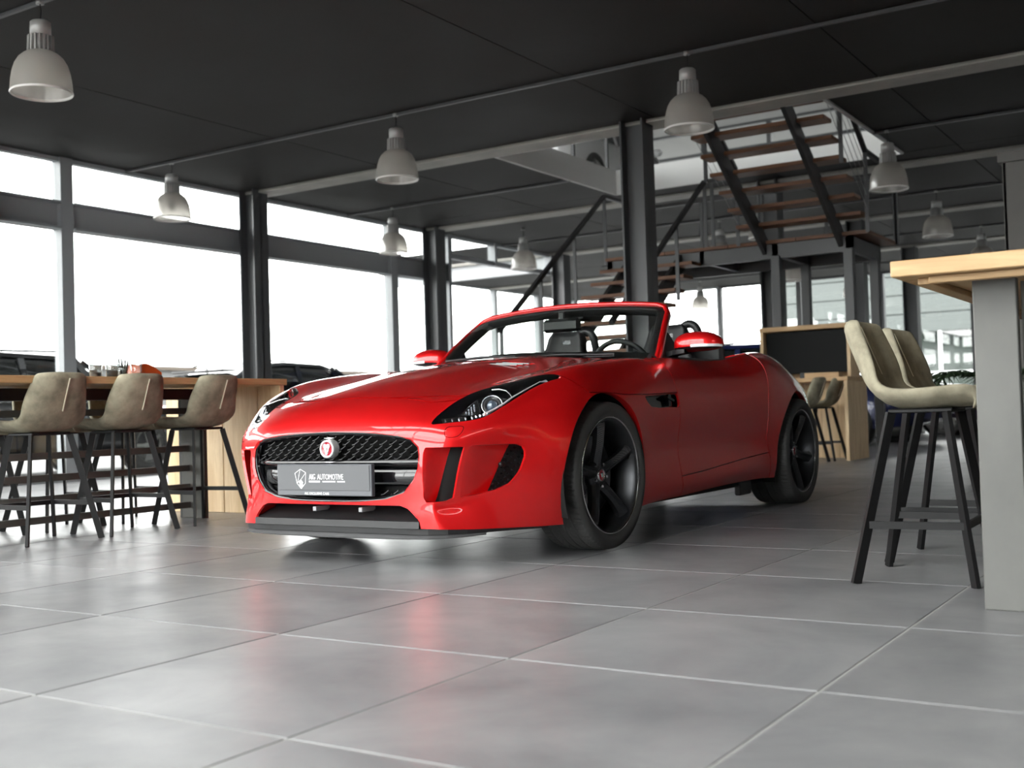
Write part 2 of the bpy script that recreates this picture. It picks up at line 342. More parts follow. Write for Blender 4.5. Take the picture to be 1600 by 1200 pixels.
for a, b in zip(my, my[1:]): bay((-7.67, a), (-7.67, b), 0, HC, (2.98, 3.31), .17 if a < 12 else .09)
bay((-7.67, 13.06), (-7.67, 14.5), 3.42, HC, None, .07); bay((-7.67, 14.5), (-7.67, 16.55), 3.42, HC, None, .07)
struct('trim_fascia', MB().box((-11.95, 16.60, 3.52), (-7.3, 16.72, HC+.02)), mat('fascia_light_grey', (.40, .42, .43), .35))
ym = [16.7, 18.8, 20.9, 23.0, 25.0]
for a, b in zip(ym, ym[1:]): bay((-11.9, a), (-11.9, b), 0, HC, None, .12)
struct('wall_back', MB().box((2.0, 25.0, 0), (9.2, 25.2, HC+.01)), mat('wall_back_grey', (.05, .05, .05), .7))
xm = [-11.9, -9.8, -7.5, -5.35, -3.3, -1.2, 2.0]
for a, b in zip(xm, xm[1:]): bay((a, 25.05), (b, 25.05), 0, HC, None, .12)
struct('wall_front', MB().box((3.6, -6.2, 0), (9.0, -6.0, UZ0)), mat('wall_front_grey', (.10, .10, .10), .7))
xf = [-7.67, -4.8, -2.0, .8, 3.6]
for a, b in zip(xf, xf[1:]): bay((b, -6.1), (a, -6.1), 0, HC, (2.98, 3.31), .12)
# right-hand wall: solid and dark
struct('wall_right', MB().box((9.0, Y0, 0), (9.2, Y1, 3.2)).box((9.0, Y0, 3.74), (9.2, Y1, HC+.01)).box((9.0, Y0, 3.2), (9.2, 9.1, 3.74)).box((9.0, 24.85, 3.2), (9.2, Y1, 3.74)), mat('wall_dark_grey', (.03, .03, .03), .7))
for a, b in zip(np.arange(9.1, 24, 3.15), np.arange(9.1, 24, 3.15)+3.15): bay((9.1, a), (9.1, b), 3.2, 3.74, None, .16)
# grey clad partition with a cap rail; its unseen length rightwards is added to darken the car side's reflection
SHG = noisy(mat('partition_grey', (.16, .155, .145), .65), (.135, .13, .12), (.165, .16, .15), (1.5, 1.5, 1.5))
PW = struct('wall_partition', MB().box((2.19, 8.78, 0), (X1, 9.02, 2.96)), STEELD)
for a in np.arange(2.16, X1, 1.14): MB().box((a, 8.75, 0), (min(a+1.134, X1), 8.778, 2.96), .003).build('panel', SHG, PW)
MB().box((2.155, 8.75, 0), (2.188, 9.05, 2.96), .003).build('panel', SHG, PW)
for a in np.arange(2.12, X1, .495): MB().box((a, 8.71, 2.96), (min(a+.490, X1), 9.08, 3.06), .004).build('cap', SHG, PW)
# ---------------------------------------------------------------- upper storey seen through the stairwell, and the unseen top of the added hall
UZ = 7.3; UW = mat('upper_wall_grey', (.45, .45, .44), .7)
struct('ceiling_upper', MB().box((-12, -1.5, UZ), (X1+.2, Y1, UZ+.2)).box((-12, Y0, UZ), (X1+.2, -4.0, UZ+.2)).box((-12, -4.0, UZ), (-4.6, -1.5, UZ+.2)).box((2.2, -4.0, UZ), (X1+.2, -1.5, UZ+.2)), mat('upper_ceiling', (.5, .5, .49), .8))
for a in np.arange(-4.6, 2.1, 1.7): W_ = struct('window_roof_added_%d' % round((a+4.6)/1.7), MB().box((a, -4.0, UZ+.05), (a+.06, -1.5, UZ+.15)).box((a+1.64, -4.0, UZ+.05), (a+1.7, -1.5, UZ+.15)), STEELW); MB().box((a+.06, -4.0, UZ+.09), (a+1.64, -1.5, UZ+.10)).build('pane', PANE, W_)  # unseen roof light, added to brighten the car's nose and the near floor
struct('wall_upper_back', MB().box((-7.7, 20.8, HU), (X1, 20.95, 6.35)).box((-7.7, 20.8, 6.95), (X1, 20.95, UZ)), UW)
struct('wall_upper_right', MB().box((X1, Y0, HU), (X1+.2, Y1, UZ)), UW)
for k, a in enumerate(np.arange(-7.6, 8.5, 1.55)): bay((a, 20.87), (min(a+1.55, 9), 20.87), 6.35, 6.95, None, .10, .05)
for a, b in zip(np.arange(-6.2, 20.8, 3.0), np.arange(-6.2, 20.8, 3.0)+3.0): bay((-7.67, a), (-7.67, min(b, 20.8)), HU, UZ, None, .12, .05)
for a, b in zip(xf, xf[1:]): bay((b, -6.1), (a, -6.1), HU, UZ, None, .12, .05)  # unseen upper front glazing of the added hall, there for its light
rl = thing('balustrade', 'steel balustrade posts and rail upstairs around the stairwell opening', 'balustrade', (OX0, OY1, HU))
for k in range(4): MB().box((-.05, -.2-k*1.0-.02, 0), (-.01, -.2-k*1.0+.02, 1.0)).build('baluster', STEEL, rl)
MB().box((-.055, -3.25, .98), (-.005, -.1, 1.02)).build('rail', STEEL, rl)
# ---------------------------------------------------------------- outside: paved yard and the neighbouring building
yard = noisy(mat('yard_concrete', (.5, .5, .5), .9), (.085, .085, .085), (.12, .12, .118), (.4, .4, .4), 6)
struct('ground', MB().box((-140, -90, -.16), (-12.02, 160, -.01)).box((9.22, -90, -.16), (120, 160, -.01)).box((-12.02, 25.25, -.16), (9.22, 160, -.01)).box((-12.02, -90, -.16), (9.22, -6.22, -.01)).box((-12.02, -6.22, -.16), (-7.80, 16.58, -.01)), yard)
# ---------------------------------------------------------------- triangle-mesh cutting
def compact(V, N, T):
    u, inv = np.unique(T, return_inverse=True); return V[u], N[u], inv.reshape(T.shape)
def clip(M, d):
    """split (V,N,T) by the sign of d -> (negative side, positive side)"""
    V, N, T = M; d = np.where(np.abs(d) < 1e-7, 1e-7, d); s = d > 0; c = s[T].sum(1)
    X = T[(c == 1) | (c == 2)]; cx = c[(c == 1) | (c == 2)]
    odd = s[X] == (cx == 1)[:, None]; k = odd.argmax(1); r = np.arange(len(X))
    a, b, e = X[r, k], X[r, (k+1) % 3], X[r, (k+2) % 3]
    E = np.concatenate([np.stack([np.minimum(a, b), np.maximum(a, b)], 1), np.stack([np.minimum(a, e), np.maximum(a, e)], 1)])
    U, inv = np.unique(E, axis=0, return_inverse=True); inv = inv.reshape(-1)
    t = d[U[:, 0]] / (d[U[:, 0]] - d[U[:, 1]]); nv = V[U[:, 0]] + (V[U[:, 1]] - V[U[:, 0]]) * t[:, None]
    nn = N[U[:, 0]] + (N[U[:, 1]] - N[U[:, 0]]) * t[:, None]; nn /= np.linalg.norm(nn, axis=1)[:, None] + 1e-12
    base = len(V); ab = base + inv[:len(X)]; ae = base + inv[len(X):]
    V2 = np.concatenate([V, nv]); N2 = np.concatenate([N, nn])
    t1 = np.stack([a, ab, ae], 1); t2 = np.stack([ab, b, e], 1); t3 = np.stack([ab, e, ae], 1); pos = cx == 1
    neg_t = np.concatenate([T[c == 0], t1[~pos], t2[pos], t3[pos]]); pos_t = np.concatenate([T[c == 3], t1[pos], t2[~pos], t3[~pos]])
    return compact(V2, N2, neg_t), compact(V2, N2, pos_t)
def sdf(P, K):
    """signed distance of 2D points to a polygon, negative inside"""
    K = np.array(K, float); L = np.roll(K, -1, 0); best = np.full(len(P), 1e9); ins = np.zeros(len(P), bool)
    for a, b in zip(K, L):
        e = b - a; w = P - a; t = np.clip((w @ e) / (e @ e), 0, 1); q = w - t[:, None]*e; best = np.minimum(best, np.hypot(q[:, 0], q[:, 1]))
        c = (a[1] > P[:, 1]) != (b[1] > P[:, 1]); dy = b[1] - a[1] if b[1] != a[1] else 1e-12
        ins ^= c & (P[:, 0] < a[0] + (P[:, 1] - a[1]) / dy * e[0])
    return np.where(ins, -best, best)
def smooth_poly(K, n=6):
    """closed Catmull-Rom through the polygon's corners"""
    K = np.array(K, float); m = len(K); out = []
    for i in range(m):
        p0, p1, p2, p3 = K[i-1], K[i], K[(i+1) % m], K[(i+2) % m]
        for t in np.linspace(0, 1, n, endpoint=False): out.append(.5*((2*p1) + (p2-p0)*t + (2*p0-5*p1+4*p2-p3)*t*t + (3*p1-p0-3*p2+p3)*t**3))
    return np.array(out)
def borders(M):
    """directed boundary edges of the triangle mesh"""
    T = M[2]; E = np.concatenate([T[:, [0, 1]], T[:, [1, 2]], T[:, [2, 0]]]); n = len(M[0])
    key = E[:, 0].astype(np.int64)*n + E[:, 1]; rev = E[:, 1].astype(np.int64)*n + E[:, 0]
    return E[~np.isin(key, rev)]
def wall(M, off, keep=None):
    """strip from the boundary edges to the boundary moved by off(P)"""
    E = borders(M); V = M[0]
    if keep is not None: k = keep(V); E = E[k[E[:, 0]] & k[E[:, 1]]]
    if not len(E): return [], []
    A = V[E[:, 0]]; B = V[E[:, 1]]; A2 = A + off(A); B2 = B + off(B); n = len(E)
    v = np.concatenate([A, B, B2, A2]); i = np.arange(n)
    return v.tolist(), np.stack([i+n, i, i+3*n, i+2*n], 1).tolist()
def put_tris(name, M, mats, parent, walls=(), mi=None, **props):
    """triangle mesh with its own smooth normals, plus flat-shaded wall strips [(verts, faces, material index)]"""
    V, N, T = M; vs = V.tolist(); fs = T.tolist(); nt = len(fs); nn = N.tolist(); idx = [0]*nt if mi is None else list(mi)
    for wv, wf, wm in walls:
        b = len(vs); vs = vs + wv; fs = fs + [[q + b for q in f] for f in wf]; idx += [wm]*len(wf)
        w = np.array(wv); nw = np.zeros((len(wv), 3))
        for f in wf:
            p = w[f]; q = np.cross(p[1]-p[0], p[2]-p[0]); q /= np.linalg.norm(q) + 1e-12
            for k in f: nw[k] += q
        nn = nn + (nw / (np.linalg.norm(nw, axis=1)[:, None] + 1e-12)).tolist()
    me = bpy.data.meshes.new(name); me.from_pydata(vs, [], fs)
    for m in (mats if isinstance(mats, (list, tuple)) else [mats]): me.materials.append(m)
    me.polygons.foreach_set('use_smooth', [True]*len(fs)); me.polygons.foreach_set('material_index', idx); me.update()
    me.normals_split_custom_set_from_vertices(nn)
    return put(name, me, parent, **props)
def mirror_y(M): V, N, T = M; f = np.array([1, -1, 1]); return V*f, N*f, T[:, ::-1]
def empty_mesh(M): return len(M[2]) == 0
def pl(x, xs, ys): return np.interp(x, xs, ys)
def smoothstep(t): t = np.clip(t, 0, 1); return t*t*(3-2*t)

# ---------------------------------------------------------------- car materials
def paint_mat():
    m = mat('red_paint', (.78, .007, .009), rough=.36, metal=.6, coat=1, coat_rough=.02)
    return m
RED = paint_mat(); GLOSSB = mat('gloss_black', (.006, .006, .007), .12, coat=.6); SATB = mat('satin_black', (.012, .012, .013), .45); RUBB = mat('rubber_lip', (.07, .07, .072), .6)
DARKIN = mat('dark_cavity', (.004, .004, .004), .9); CHROME = mat('chrome', (.85, .85, .87), .12, 1); SILV = mat('silver_reflector', (.75, .76, .78), .22, 1)
TYRE = mat('tyre_rubber', (.055, .055, .054), .6); RIMD = mat('rim_dark_grey', (.075, .077, .082), .32, .8); RIML = mat('rim_polished_edge', (.75, .75, .77), .2, 1); DISC = mat('brake_disc', (.35, .35, .36), .35, 1)
CARB = mat('carbon_weave', (.02, .02, .022), .3, coat=.5); WGLASS = glassy('windscreen_glass', (.80, .84, .82), 1.5, .9); LENS = glassy('lamp_lens', (.97, .97, .97), 1.45, 1)
WHITE = mat('white_print', (.85, .85, .85), .5); PLATE = mat('plate_grey', (.105, .107, .113), .4, 0, spec=.3); PLFR = mat('plate_frame_grey', (.10, .105, .115), .4); REDB = mat('badge_red', (.42, .004, .02), .3, coat=1)
LEATH = mat('black_leather', (.018, .018, .019), .5); CLEAR = mat('white_light_strip', (.8, .82, .85), .25, .3); AMBER = mat('amber_marker', (.7, .2, .02), .3)
def carbon():
    b = CARB.node_tree.nodes['Principled BSDF']; tc = nd(CARB, 'ShaderNodeTexCoord'); ck = nd(CARB, 'ShaderNodeTexChecker', Scale=260.0); lk(CARB, tc.outputs['Object'], ck.inputs['Vector'])
    ck.inputs['Color1'].default_value = (.006, .006, .007, 1); ck.inputs['Color2'].default_value = (.12, .12, .125, 1); lk(CARB, ck.outputs[0], b.inputs['Base Color'])
carbon()

CAR = thing('sports_car', 'red two-seat roadster with the roof down, parked on the grey tile floor', 'car', (.7186, 1.3472, 0), -1.5625)
M0 = body_surface(4)
def ay(V): return np.abs(V[:, 1])
# wheel arches
AF, AR = (.06, .338, .384), (-2.575, .327, .405)
def darch(V):
    f = np.hypot(V[:, 0]-AF[0], V[:, 2]-AF[1]) - AF[2]; r = np.hypot(V[:, 0]-AR[0], V[:, 2]-AR[1]) - AR[2]; d = np.minimum(f, r)
    return np.where(ay(V) > .58, d, 1.0)
_, M1 = clip(M0, darch(M0[0]))
def on_arch(V): return (np.abs(darch(V)) < 2e-4) & (ay(V) > .6)
# grille and lower intake openings
GR = [(-.1,.583),(0,.583),(.17,.579),(.28,.572),(.38,.560),(.44,.543),(.472,.512),(.478,.475),(.473,.425),(.452,.375),(.405,.322),(.31,.293),(.165,.281),(0,.279),(-.1,.279)]
LI = [(-.1,.267),(.377,.268),(.413,.255),(.439,.232),(.464,.205),(.472,.14),(-.1,.14)]
def yz(V): return np.stack([ay(V), V[:, 2]], 1)
def front_only(V, d): return np.where(V[:, 0] > .45, d, 1.0)
Mgr, M2 = clip(M1, front_only(M1[0], sdf(yz(M1[0]), GR)))
Mli, M3 = clip(M2, front_only(M2[0], sdf(yz(M2[0]), LI)))
# side scoops: inner and outer mouth on each side of the strake
def strake_y(z): return .586 + (z - .29)*.258
IN1 = [(.497,.508),(.57,.508),(.640,.507),(.613,.40),(.587,.294),(.565,.283),(.50,.280),(.488,.30),(.488,.40),(.49,.48)]
IN2 = [(.652,.511),(.731,.512),(.777,.511),(.794,.501),(.801,.478),(.801,.455),(.786,.397),(.756,.348),(.716,.324),(.66,.306),(.605,.297),(.625,.40)]
Mi1, M4 = clip(M3, front_only(M3[0], sdf(yz(M3[0]), IN1)))
Mi2, M5 = clip(M4, front_only(M4[0], sdf(yz(M4[0]), IN2)))
# headlamps, in plan
HL = smooth_poly([(.836,.503),(.826,.525),(.801,.563),(.744,.638),(.691,.683),(.62,.718),(.537,.748),(.423,.777),(.347,.798),(.278,.815),(.30,.765),(.35,.690),(.43,.610),(.54,.556),(.675,.528),(.761,.512),(.812,.502)], 4)
def xy(V): return np.stack([V[:, 0], ay(V)], 1)
def lampd(V): return np.where((V[:, 2] > .55) & (V[:, 0] > .2), sdf(xy(V), HL), 1.0)
Mhl, M6 = clip(M5, lampd(M5[0]))
# side vents
SV = [(-.345,.7045),(-.534,.7125),(-.762,.7165),(-.762,.647),(-.50,.645),(-.41,.651),(-.372,.672)]
def xz(V): return np.stack([V[:, 0], V[:, 2]], 1)
Msv, M7 = clip(M6, np.where(ay(M6[0]) > .7, sdf(xz(M6[0]), SV), 1.0))
# bonnet louvres
HV = [(-.05,.20),(-.09,.345),(-.25,.37),(-.21,.225)]
Mhv, M8 = clip(M7, np.where((M7[0][:, 2] > .8), sdf(xy(M7[0]), HV), 1.0))
# panel lines: removed as 3 mm gaps
XS_Y = [0,.33,.42,.47,.54,.70,.80,.81,.839,.87,.889,.905,1.1]; XS_X = [.719,.722,.725,.700,.665,.45,.29,.277,.248,.218,.194,.178,.10]
def f_front(V): return (V[:, 0] - pl(ay(V), XS_Y, XS_X)) * .75            # + bumper side
def zline(x): return pl(x, [-.80,-.762,-.349,-.12,.05,.20], [.7215,.7215,.7125,.7125,.7225,.7225])
def f_low(V): return zline(V[:, 0]) - V[:, 2]                              # + below the bonnet's edge
def f_door(V): return -.768 - V[:, 0] - .02*((V[:, 2]-.6)/.3)**2          # + behind the door's front edge
def f_rear(V): return -2.02 - V[:, 0] + pl(V[:, 2], [.2,.45,.7,.9], [-.10,0,.02,-.03])
def f_sill(V): return V[:, 2] - pl(V[:, 0], [-2.3,-1.655,-1.084,-.662,-.311], [.37,.335,.300,.284,.278])
GAP = .0024
def cut(M, f): a, r = clip(M, f(M[0]) - GAP); b, _ = clip(a, f(M[0] if False else a[0]) + GAP); return b, r     # (negative side, positive side)
REST, BUMP = cut(M8, f_front)
HOODL, BACK = cut(REST, f_door)                     # in front of / behind the door's front line
HOOD, FEND = cut(HOODL, f_low)
FEND, _ = FEND, None
def split_side(M):
    a, b = clip(M, M[0][:, 1]); return b, a          # left (+y), right (-y)
DOORZ, QUARTER = cut(BACK, f_rear)
SKIRT, DOOR = cut(DOORZ, f_sill)
inw = lambda k: (lambda P: np.stack([0*P[:, 0], -np.sign(P[:, 1])*k, 0*P[:, 0]], 1))
def gapwall(M):   # every cut edge turns 12 mm inwards, so the gaps read as gaps
    V, N, T = M; c = np.array([-.9, 0, .35])
    def off(P): d = c - P; d[:, 0] *= .15; return d / np.linalg.norm(d, axis=1)[:, None] * .012
    v, f = wall(M, off); return (v, f, 0)
def archwall(M): v, f = wall(M, inw(.035), on_arch); return (v, f, 0)
def near(dfun, tol=3e-4): return lambda V: np.abs(dfun(V)) < tol
bump_w = [gapwall(BUMP), archwall(BUMP)]
# the grille's red lip and black surround
gv, gf = wall(BUMP, lambda P: np.tile([-.022, 0, 0], (len(P), 1)), lambda V: np.abs(front_only(V, sdf(yz(V), GR))) < 3e-4); bump_w.append((gv, gf, 0))
lv, lf = wall(BUMP, lambda P: np.tile([-.09, 0, 0], (len(P), 1)), lambda V: (np.abs(front_only(V, sdf(yz(V), LI))) < 3e-4) & (V[:, 2] > .15)); bump_w.append((lv, lf, 0))
def scoop(M, y0, y1, depth, side=.25):
    """floor of a scoop: the mouth pushed back, deeper towards the outer edge"""
    V, N, T = M; a = ay(V); s = smoothstep(np.clip((a - y0(V[:, 2])) / (y1(V[:, 2]) - y0(V[:, 2])), 0, 1)) ; d = depth*s
    W = V.copy(); W[:, 0] -= d; W[:, 1] += np.sign(V[:, 1])*0*d
    return W, s
def face_normals_smooth(W, T):
    n = np.zeros_like(W); q = np.cross(W[T[:, 1]]-W[T[:, 0]], W[T[:, 2]]-W[T[:, 0]])
    for k in range(3): np.add.at(n, T[:, k], q)
    return n / (np.linalg.norm(n, axis=1)[:, None] + 1e-12)
sc = []
for M, y0, y1, mesh_at in ((Mi1, lambda z: .488+0*z, lambda z: strake_y(z)-.074, lambda z: strake_y(z)-.080), (Mi2, lambda z: strake_y(z)+.01, lambda z: pl(z, [.31,.5], [.70,.755]), lambda z: pl(z, [.30,.51], [.655,.728]))):
    W, s = scoop(M, y0, y1, .072 if M is Mi1 else .105)
    E = borders(M); V = M[0]; n = len(E)
    wv = np.concatenate([V[E[:, 0]], V[E[:, 1]], W[E[:, 1]], W[E[:, 0]]]); i = np.arange(n); wf = np.stack([i, i+n, i+2*n, i+3*n], 1)[:, ::-1]
    keep = np.linalg.norm(V[E[:, 0]]-W[E[:, 0]], axis=1) + np.linalg.norm(V[E[:, 1]]-W[E[:, 1]], axis=1) > 1e-4
    bump_w.append((wv.tolist(), wf[keep].tolist(), 0))
    F = (W, face_normals_smooth(W, M[2]), M[2]); red, blk = clip(F, ay(W) - mesh_at(W[:, 2])); sc.append((red, blk))
for red, blk in sc: bump_w.append((red[0].tolist(), red[2].tolist(), 0))
# washer caps: a rounded square cut out as its own piece
WC = smooth_poly([(.567,.586),(.600,.592),(.625,.589),(.627,.567),(.613,.549),(.575,.551)], 4)
wd = lambda V: front_only(V, sdf(yz(V), WC))
ring_in, BUMP2 = clip(BUMP, wd(BUMP[0]) - .001); WCAP, _ = clip(ring_in, wd(ring_in[0]) + .001)
bumper = put_tris('front_bumper', BUMP2, RED, CAR, bump_w)
for sd in split_side(WCAP): put_tris('washer_cap', sd, RED, bumper)
for red, blk in sc:
    for sd in split_side(blk): put_tris('scoop_backing', sd, DARKIN, bumper)
# scoop meshes: rows of small scales
def scale_mesh(poly, ys, zs, xf, name, flip):
    mb = MB()
    for r, z in enumerate(zs):
        for q in ys:
            y = q + (.5*(ys[1]-ys[0]) if r % 2 else 0)
            if sdf(np.array([[y, z]]), poly)[0] > -.006: continue
            x = xf(y, z); h = (zs[1]-zs[0])*.9; w = (ys[1]-ys[0])*.42
            mb.add([(x, flip*(y-w), z), (x+.008, flip*y, z-h*.35), (x, flip*(y+w), z), (x+.004, flip*y, z+h*.55)], [(0,1,3),(1,2,3)] if flip > 0 else [(1,0,3),(2,1,3)])
    mb.build(name, GLOSSB, bumper, kind='stuff')
bx = lambda y, z: pl(y, [.48,.60,.66,.72,.80], [.885,.80,.745,.685,.575]) - .09
for fl in (1, -1):
    scale_mesh(IN2, np.arange(.63, .83, .020), np.arange(.29, .53, .0135), bx, 'scoop_mesh', fl)
    scale_mesh(IN1, np.arange(.50, .66, .013), np.arange(.275, .52, .018), lambda y, z: pl(y, [.48,.60,.66], [.885,.80,.745]) - .066, 'scoop_mesh', fl)
    MB().lathe([(.0, .012), (.008, .011), (.011, .004), (.011, -.02)], 14, 'x', ctr=(.625, fl*.706, .425)).build('parking_sensor', SATB, bumper)
put_tris('bonnet', HOOD, RED, CAR, [gapwall(HOOD)]); 
hood = [c for c in bpy.data.objects if c.name == 'bonnet'][0]
for sd in split_side(Mhv):
    V, N, T = sd; V = V.copy(); V[:, 2] -= .012; put_tris('bonnet_louvre', (V, N, T), GLOSSB, hood)
    s = 1 if V[:, 1].mean() > 0 else -1; mb = MB()
    for q in (0, .33, .66): mb.bar((-.075-q*.14, s*(.21+q*.022), .888+q*.012), (-.105-q*.14, s*(.348+q*.022), .877+q*.012), .02, .006)
    mb.build('louvre_slat', GLOSSB, hood)
for M, nm in ((FEND, 'front_fender'), (DOOR, 'door'), (SKIRT, 'side_skirt')):
    for sd in split_side(M): put_tris(nm, sd, RED, CAR, [gapwall(sd), archwall(sd)])
QL = clip(QUARTER, .60 - ay(QUARTER[0])) # deck / haunches
put_tris('rear_body', QUARTER, RED, CAR, [gapwall(QUARTER), archwall(QUARTER)])
for sd in split_side(Msv):
    V, N, T = sd; s = np.sign(V[:, 1].mean()); V = V.copy(); V[:, 1] -= s*.028; fl = [o for o in CAR.children_recursive if o.name.startswith('front_fender') and np.sign(o.data.vertices[0].co.y) == s][0]
    k = put_tris('side_vent', (V, N, T), GLOSSB, fl)
    MB().bar((-.66, s*.902, .652), (-.66, s*.902, .712), .016, .03).bar((-.70, s*.902, .68), (-.62, s*.902, .70), .03, .012).build('vent_fin', GLOSSB, fl)
# ---------------------------------------------------------------- grille, plate, badge
grille = MB()
def ring_path(off, x):
    K = np.array([p for p in GR if p[0] >= 0], float); full = np.concatenate([K, (K*[-1, 1])[::-1][1:-1]]); P = smooth_poly(full, 4)
    t = np.roll(P, -1, 0) - np.roll(P, 1, 0); nrm = np.stack([-t[:, 1], t[:, 0]], 1); nrm /= np.linalg.norm(nrm, axis=1)[:, None]; nrm *= np.sign((nrm*([0, .43]-P)).sum(1))[:, None]; Q = P + nrm*off
    return [(x(abs(q[0])) if callable(x) else x, q[0], q[1]) for q in Q]
gx = lambda a: pl(a, [0,.2,.38,.48], [.915,.913,.905,.880])
rows = [ring_path(.0005, lambda a: gx(a)-.004), ring_path(.004, lambda a: gx(a)-.002), ring_path(.016, lambda a: gx(a)-.012), ring_path(.020, lambda a: gx(a)-.07)]
grille.grid(rows, True, 0, False, True)
GRILLE = grille.build('grille_surround', GLOSSB, CAR)
MB().prism([(.835, y, z) for _, y, z in ring_path(.001, .0)], (-.01, 0, 0)).build('grille_backing', DARKIN, GRILLE)
mb = MB()
for r in range(13):
    z = .300 + r*.0212
    if .335 < z < .462: continue
    for q in range(-10, 11):
        y = q*.050 + (.025 if r % 2 else 0)
        if sdf(np.array([[abs(y), z]]), [p for p in GR])[0] > -.022: continue
        x = gx(abs(y)) - .035
        pts = [(x-.004, y-.025, z-.004), (x+.008, y-.012, z-.0085), (x+.010, y+.004, z-.006), (x+.004, y+.025, z+.009)]; bk = [(a-.022, b, c+.006) for a, b, c in pts]
        mb.grid([[(a, b, c-.0035) for a, b, c in pts], pts, [(a-.004, b, c+.0035) for a, b, c in pts], bk], False)
mb.build('grille_mesh', GLOSSB, GRILLE, kind='stuff')
def curved_bar(z0, z1, back, fwd, ymax, m, nm, par, ch=.006):
    P = []
    for y in np.linspace(-ymax, ymax, 33):
        x = gx(abs(y)); P.append([(x-back-.06, y, z0), (x-back, y, z0), (x-back+fwd, y, z0+ch), (x-back+fwd, y, z1-ch), (x-back, y, z1), (x-back-.06, y, z1)])
    b = MB().grid(P, True, 0, True); return b.build(nm, m, par)
curved_bar(.432, .462, .040, .014, .452, GLOSSB, 'grille_bar', GRILLE)
curved_bar(.345, .425, .058, .012, .432, GLOSSB, 'grille_bar', GRILLE, .012)
PL = MB().box((.925, -.268, .308), (.9495, .268, .444), .003).build('number_plate', PLFR, CAR)
MB().box((.949, -.259, .331), (.9525, .259, .440), .0015).build('plate_face', PLATE, PL)
MB().box((.905, -.22, .33), (.925, .22, .42)).build('plate_bracket', SATB, PL)
def text(body, size, loc, mtl, par, nm, sx=1, depth=.0006, rot=None, align='LEFT'):
    cu = bpy.data.curves.new(nm, 'FONT'); cu.body = body; cu.size = size; cu.extrude = depth; cu.align_x = align; cu.resolution_u = 3
    t = bpy.data.objects.new(nm, cu); C.objects.link(t); bpy.context.view_layer.update(); me = bpy.data.meshes.new_from_object(t.evaluated_get(bpy.context.evaluated_depsgraph_get()))
    bpy.data.objects.remove(t); bpy.data.curves.remove(cu)
    R = Matrix.Translation(loc) @ Matrix(((0,0,1,0),(1,0,0,0),(0,1,0,0),(0,0,0,1))) @ Matrix.Diagonal((sx, 1, 1, 1)); me.transform(R); me.materials.clear(); me.materials.append(mtl); me.name = nm
    return put(nm, me, par)
XP = .9530   # the plate's face: text runs along +y (to the viewer's right)
text('AIG', .034, (XP, -.077, .3785), WHITE, PL, 'plate_lettering', .64, .0012)
t2 = text('AIG', .034, (XP, -.0755, .3785), WHITE, PL, 'plate_lettering', .64, .0012)
text('AUTOMOTIVE', .034, (XP, -.030, .3785), WHITE, PL, 'plate_lettering', .68)
MB().box((XP, -.077, .3655), (XP+.0006, -.0145, .3735)).build('plate_lettering', WHITE, PL)
for y0, n in ((.0, 10), (.083, 6)):
    mb = MB()
    for i in range(n): mb.box((XP, y0+i*.0075, .3665), (XP+.0006, y0+i*.0075+.0052, .3725))
    mb.build('plate_lettering', WHITE, PL)
text('AIG EXCLUSIVE CARS', .0150, (.9497, -.108, .3125), WHITE, PL, 'plate_lettering', .98)
mb = MB(); sh = [(-.128,.421),(-.096,.407),(-.097,.372),(-.105,.354),(-.125,.336),(-.146,.358),(-.157,.402)]
sh = [(-.127,.423),(-.095,.408),(-.098,.362),(-.123,.338),(-.147,.362),(-.158,.405)]
for i in range(6): a, b = sh[i], sh[(i+1) % 6]; mb.bar((XP+.0004, *a), (XP+.0004, *b), .0022, .0008, (1,0,0))
mb.bar((XP+.0004, -.127, .423), (XP+.0004, -.143, .366), .0018, .0008, (1,0,0)).bar((XP+.0004, -.095, .408), (XP+.0004, -.124, .378), .0018, .0008, (1,0,0)).bar((XP+.0004, -.147, .362), (XP+.0004, -.124, .378), .0018, .0008, (1,0,0))
mb.prism([(XP, *p) for p in [(-.124,.378),(-.112,.366),(-.115,.358),(-.108,.350),(-.123,.338),(-.139,.352),(-.131,.358),(-.135,.366)]], (.0007, 0, 0))
mb.build('plate_emblem', WHITE, PL)
BD = MB().lathe([(0, .014), (.030, .014), (.032, .016)], 40, 'x', ctr=(.904, 0, .508)).build('front_badge', REDB, CAR)
MB().lathe([(.030, .012), (.0305, .018), (.036, .0195), (.0395, .017), (.041, .008), (.041, -.02)], 40, 'x', ctr=(.904, 0, .508)).build('badge_ring', mat('badge_ring_silver', (.82, .80, .80), .3, .6), BD)
face = [(-.017,.019),(-.009,.023),(0,.019),(.009,.023),(.017,.019),(.0185,.010),(.013,.002),(.010,-.010),(.007,-.021),(0,-.025),(-.007,-.021),(-.010,-.010),(-.013,.002),(-.0185,.010)]
mb = MB().prism([(.9185, a, .508+b) for a, b in face], (.004, 0, 0))
for s in (-1, 1): mb.bar((.9235, s*.003, .513), (.9235, s*.012, .520), .004, .003).bar((.9235, s*.002, .488), (.9235, s*.007, .50), .004, .003)
mb.bar((.9235, 0, .492), (.9235, 0, .512), .005, .004); mb.build('badge_emblem', CHROME, BD)
for z, w in ((.5555, .030), (.4525, .034)): MB().add([(.905, -w, z), (.913, 0, z+.004), (.905, w, z), (.905, 0, z-.005)], [(0, 3, 2, 1)]).build('badge_mount', CHROME, BD)
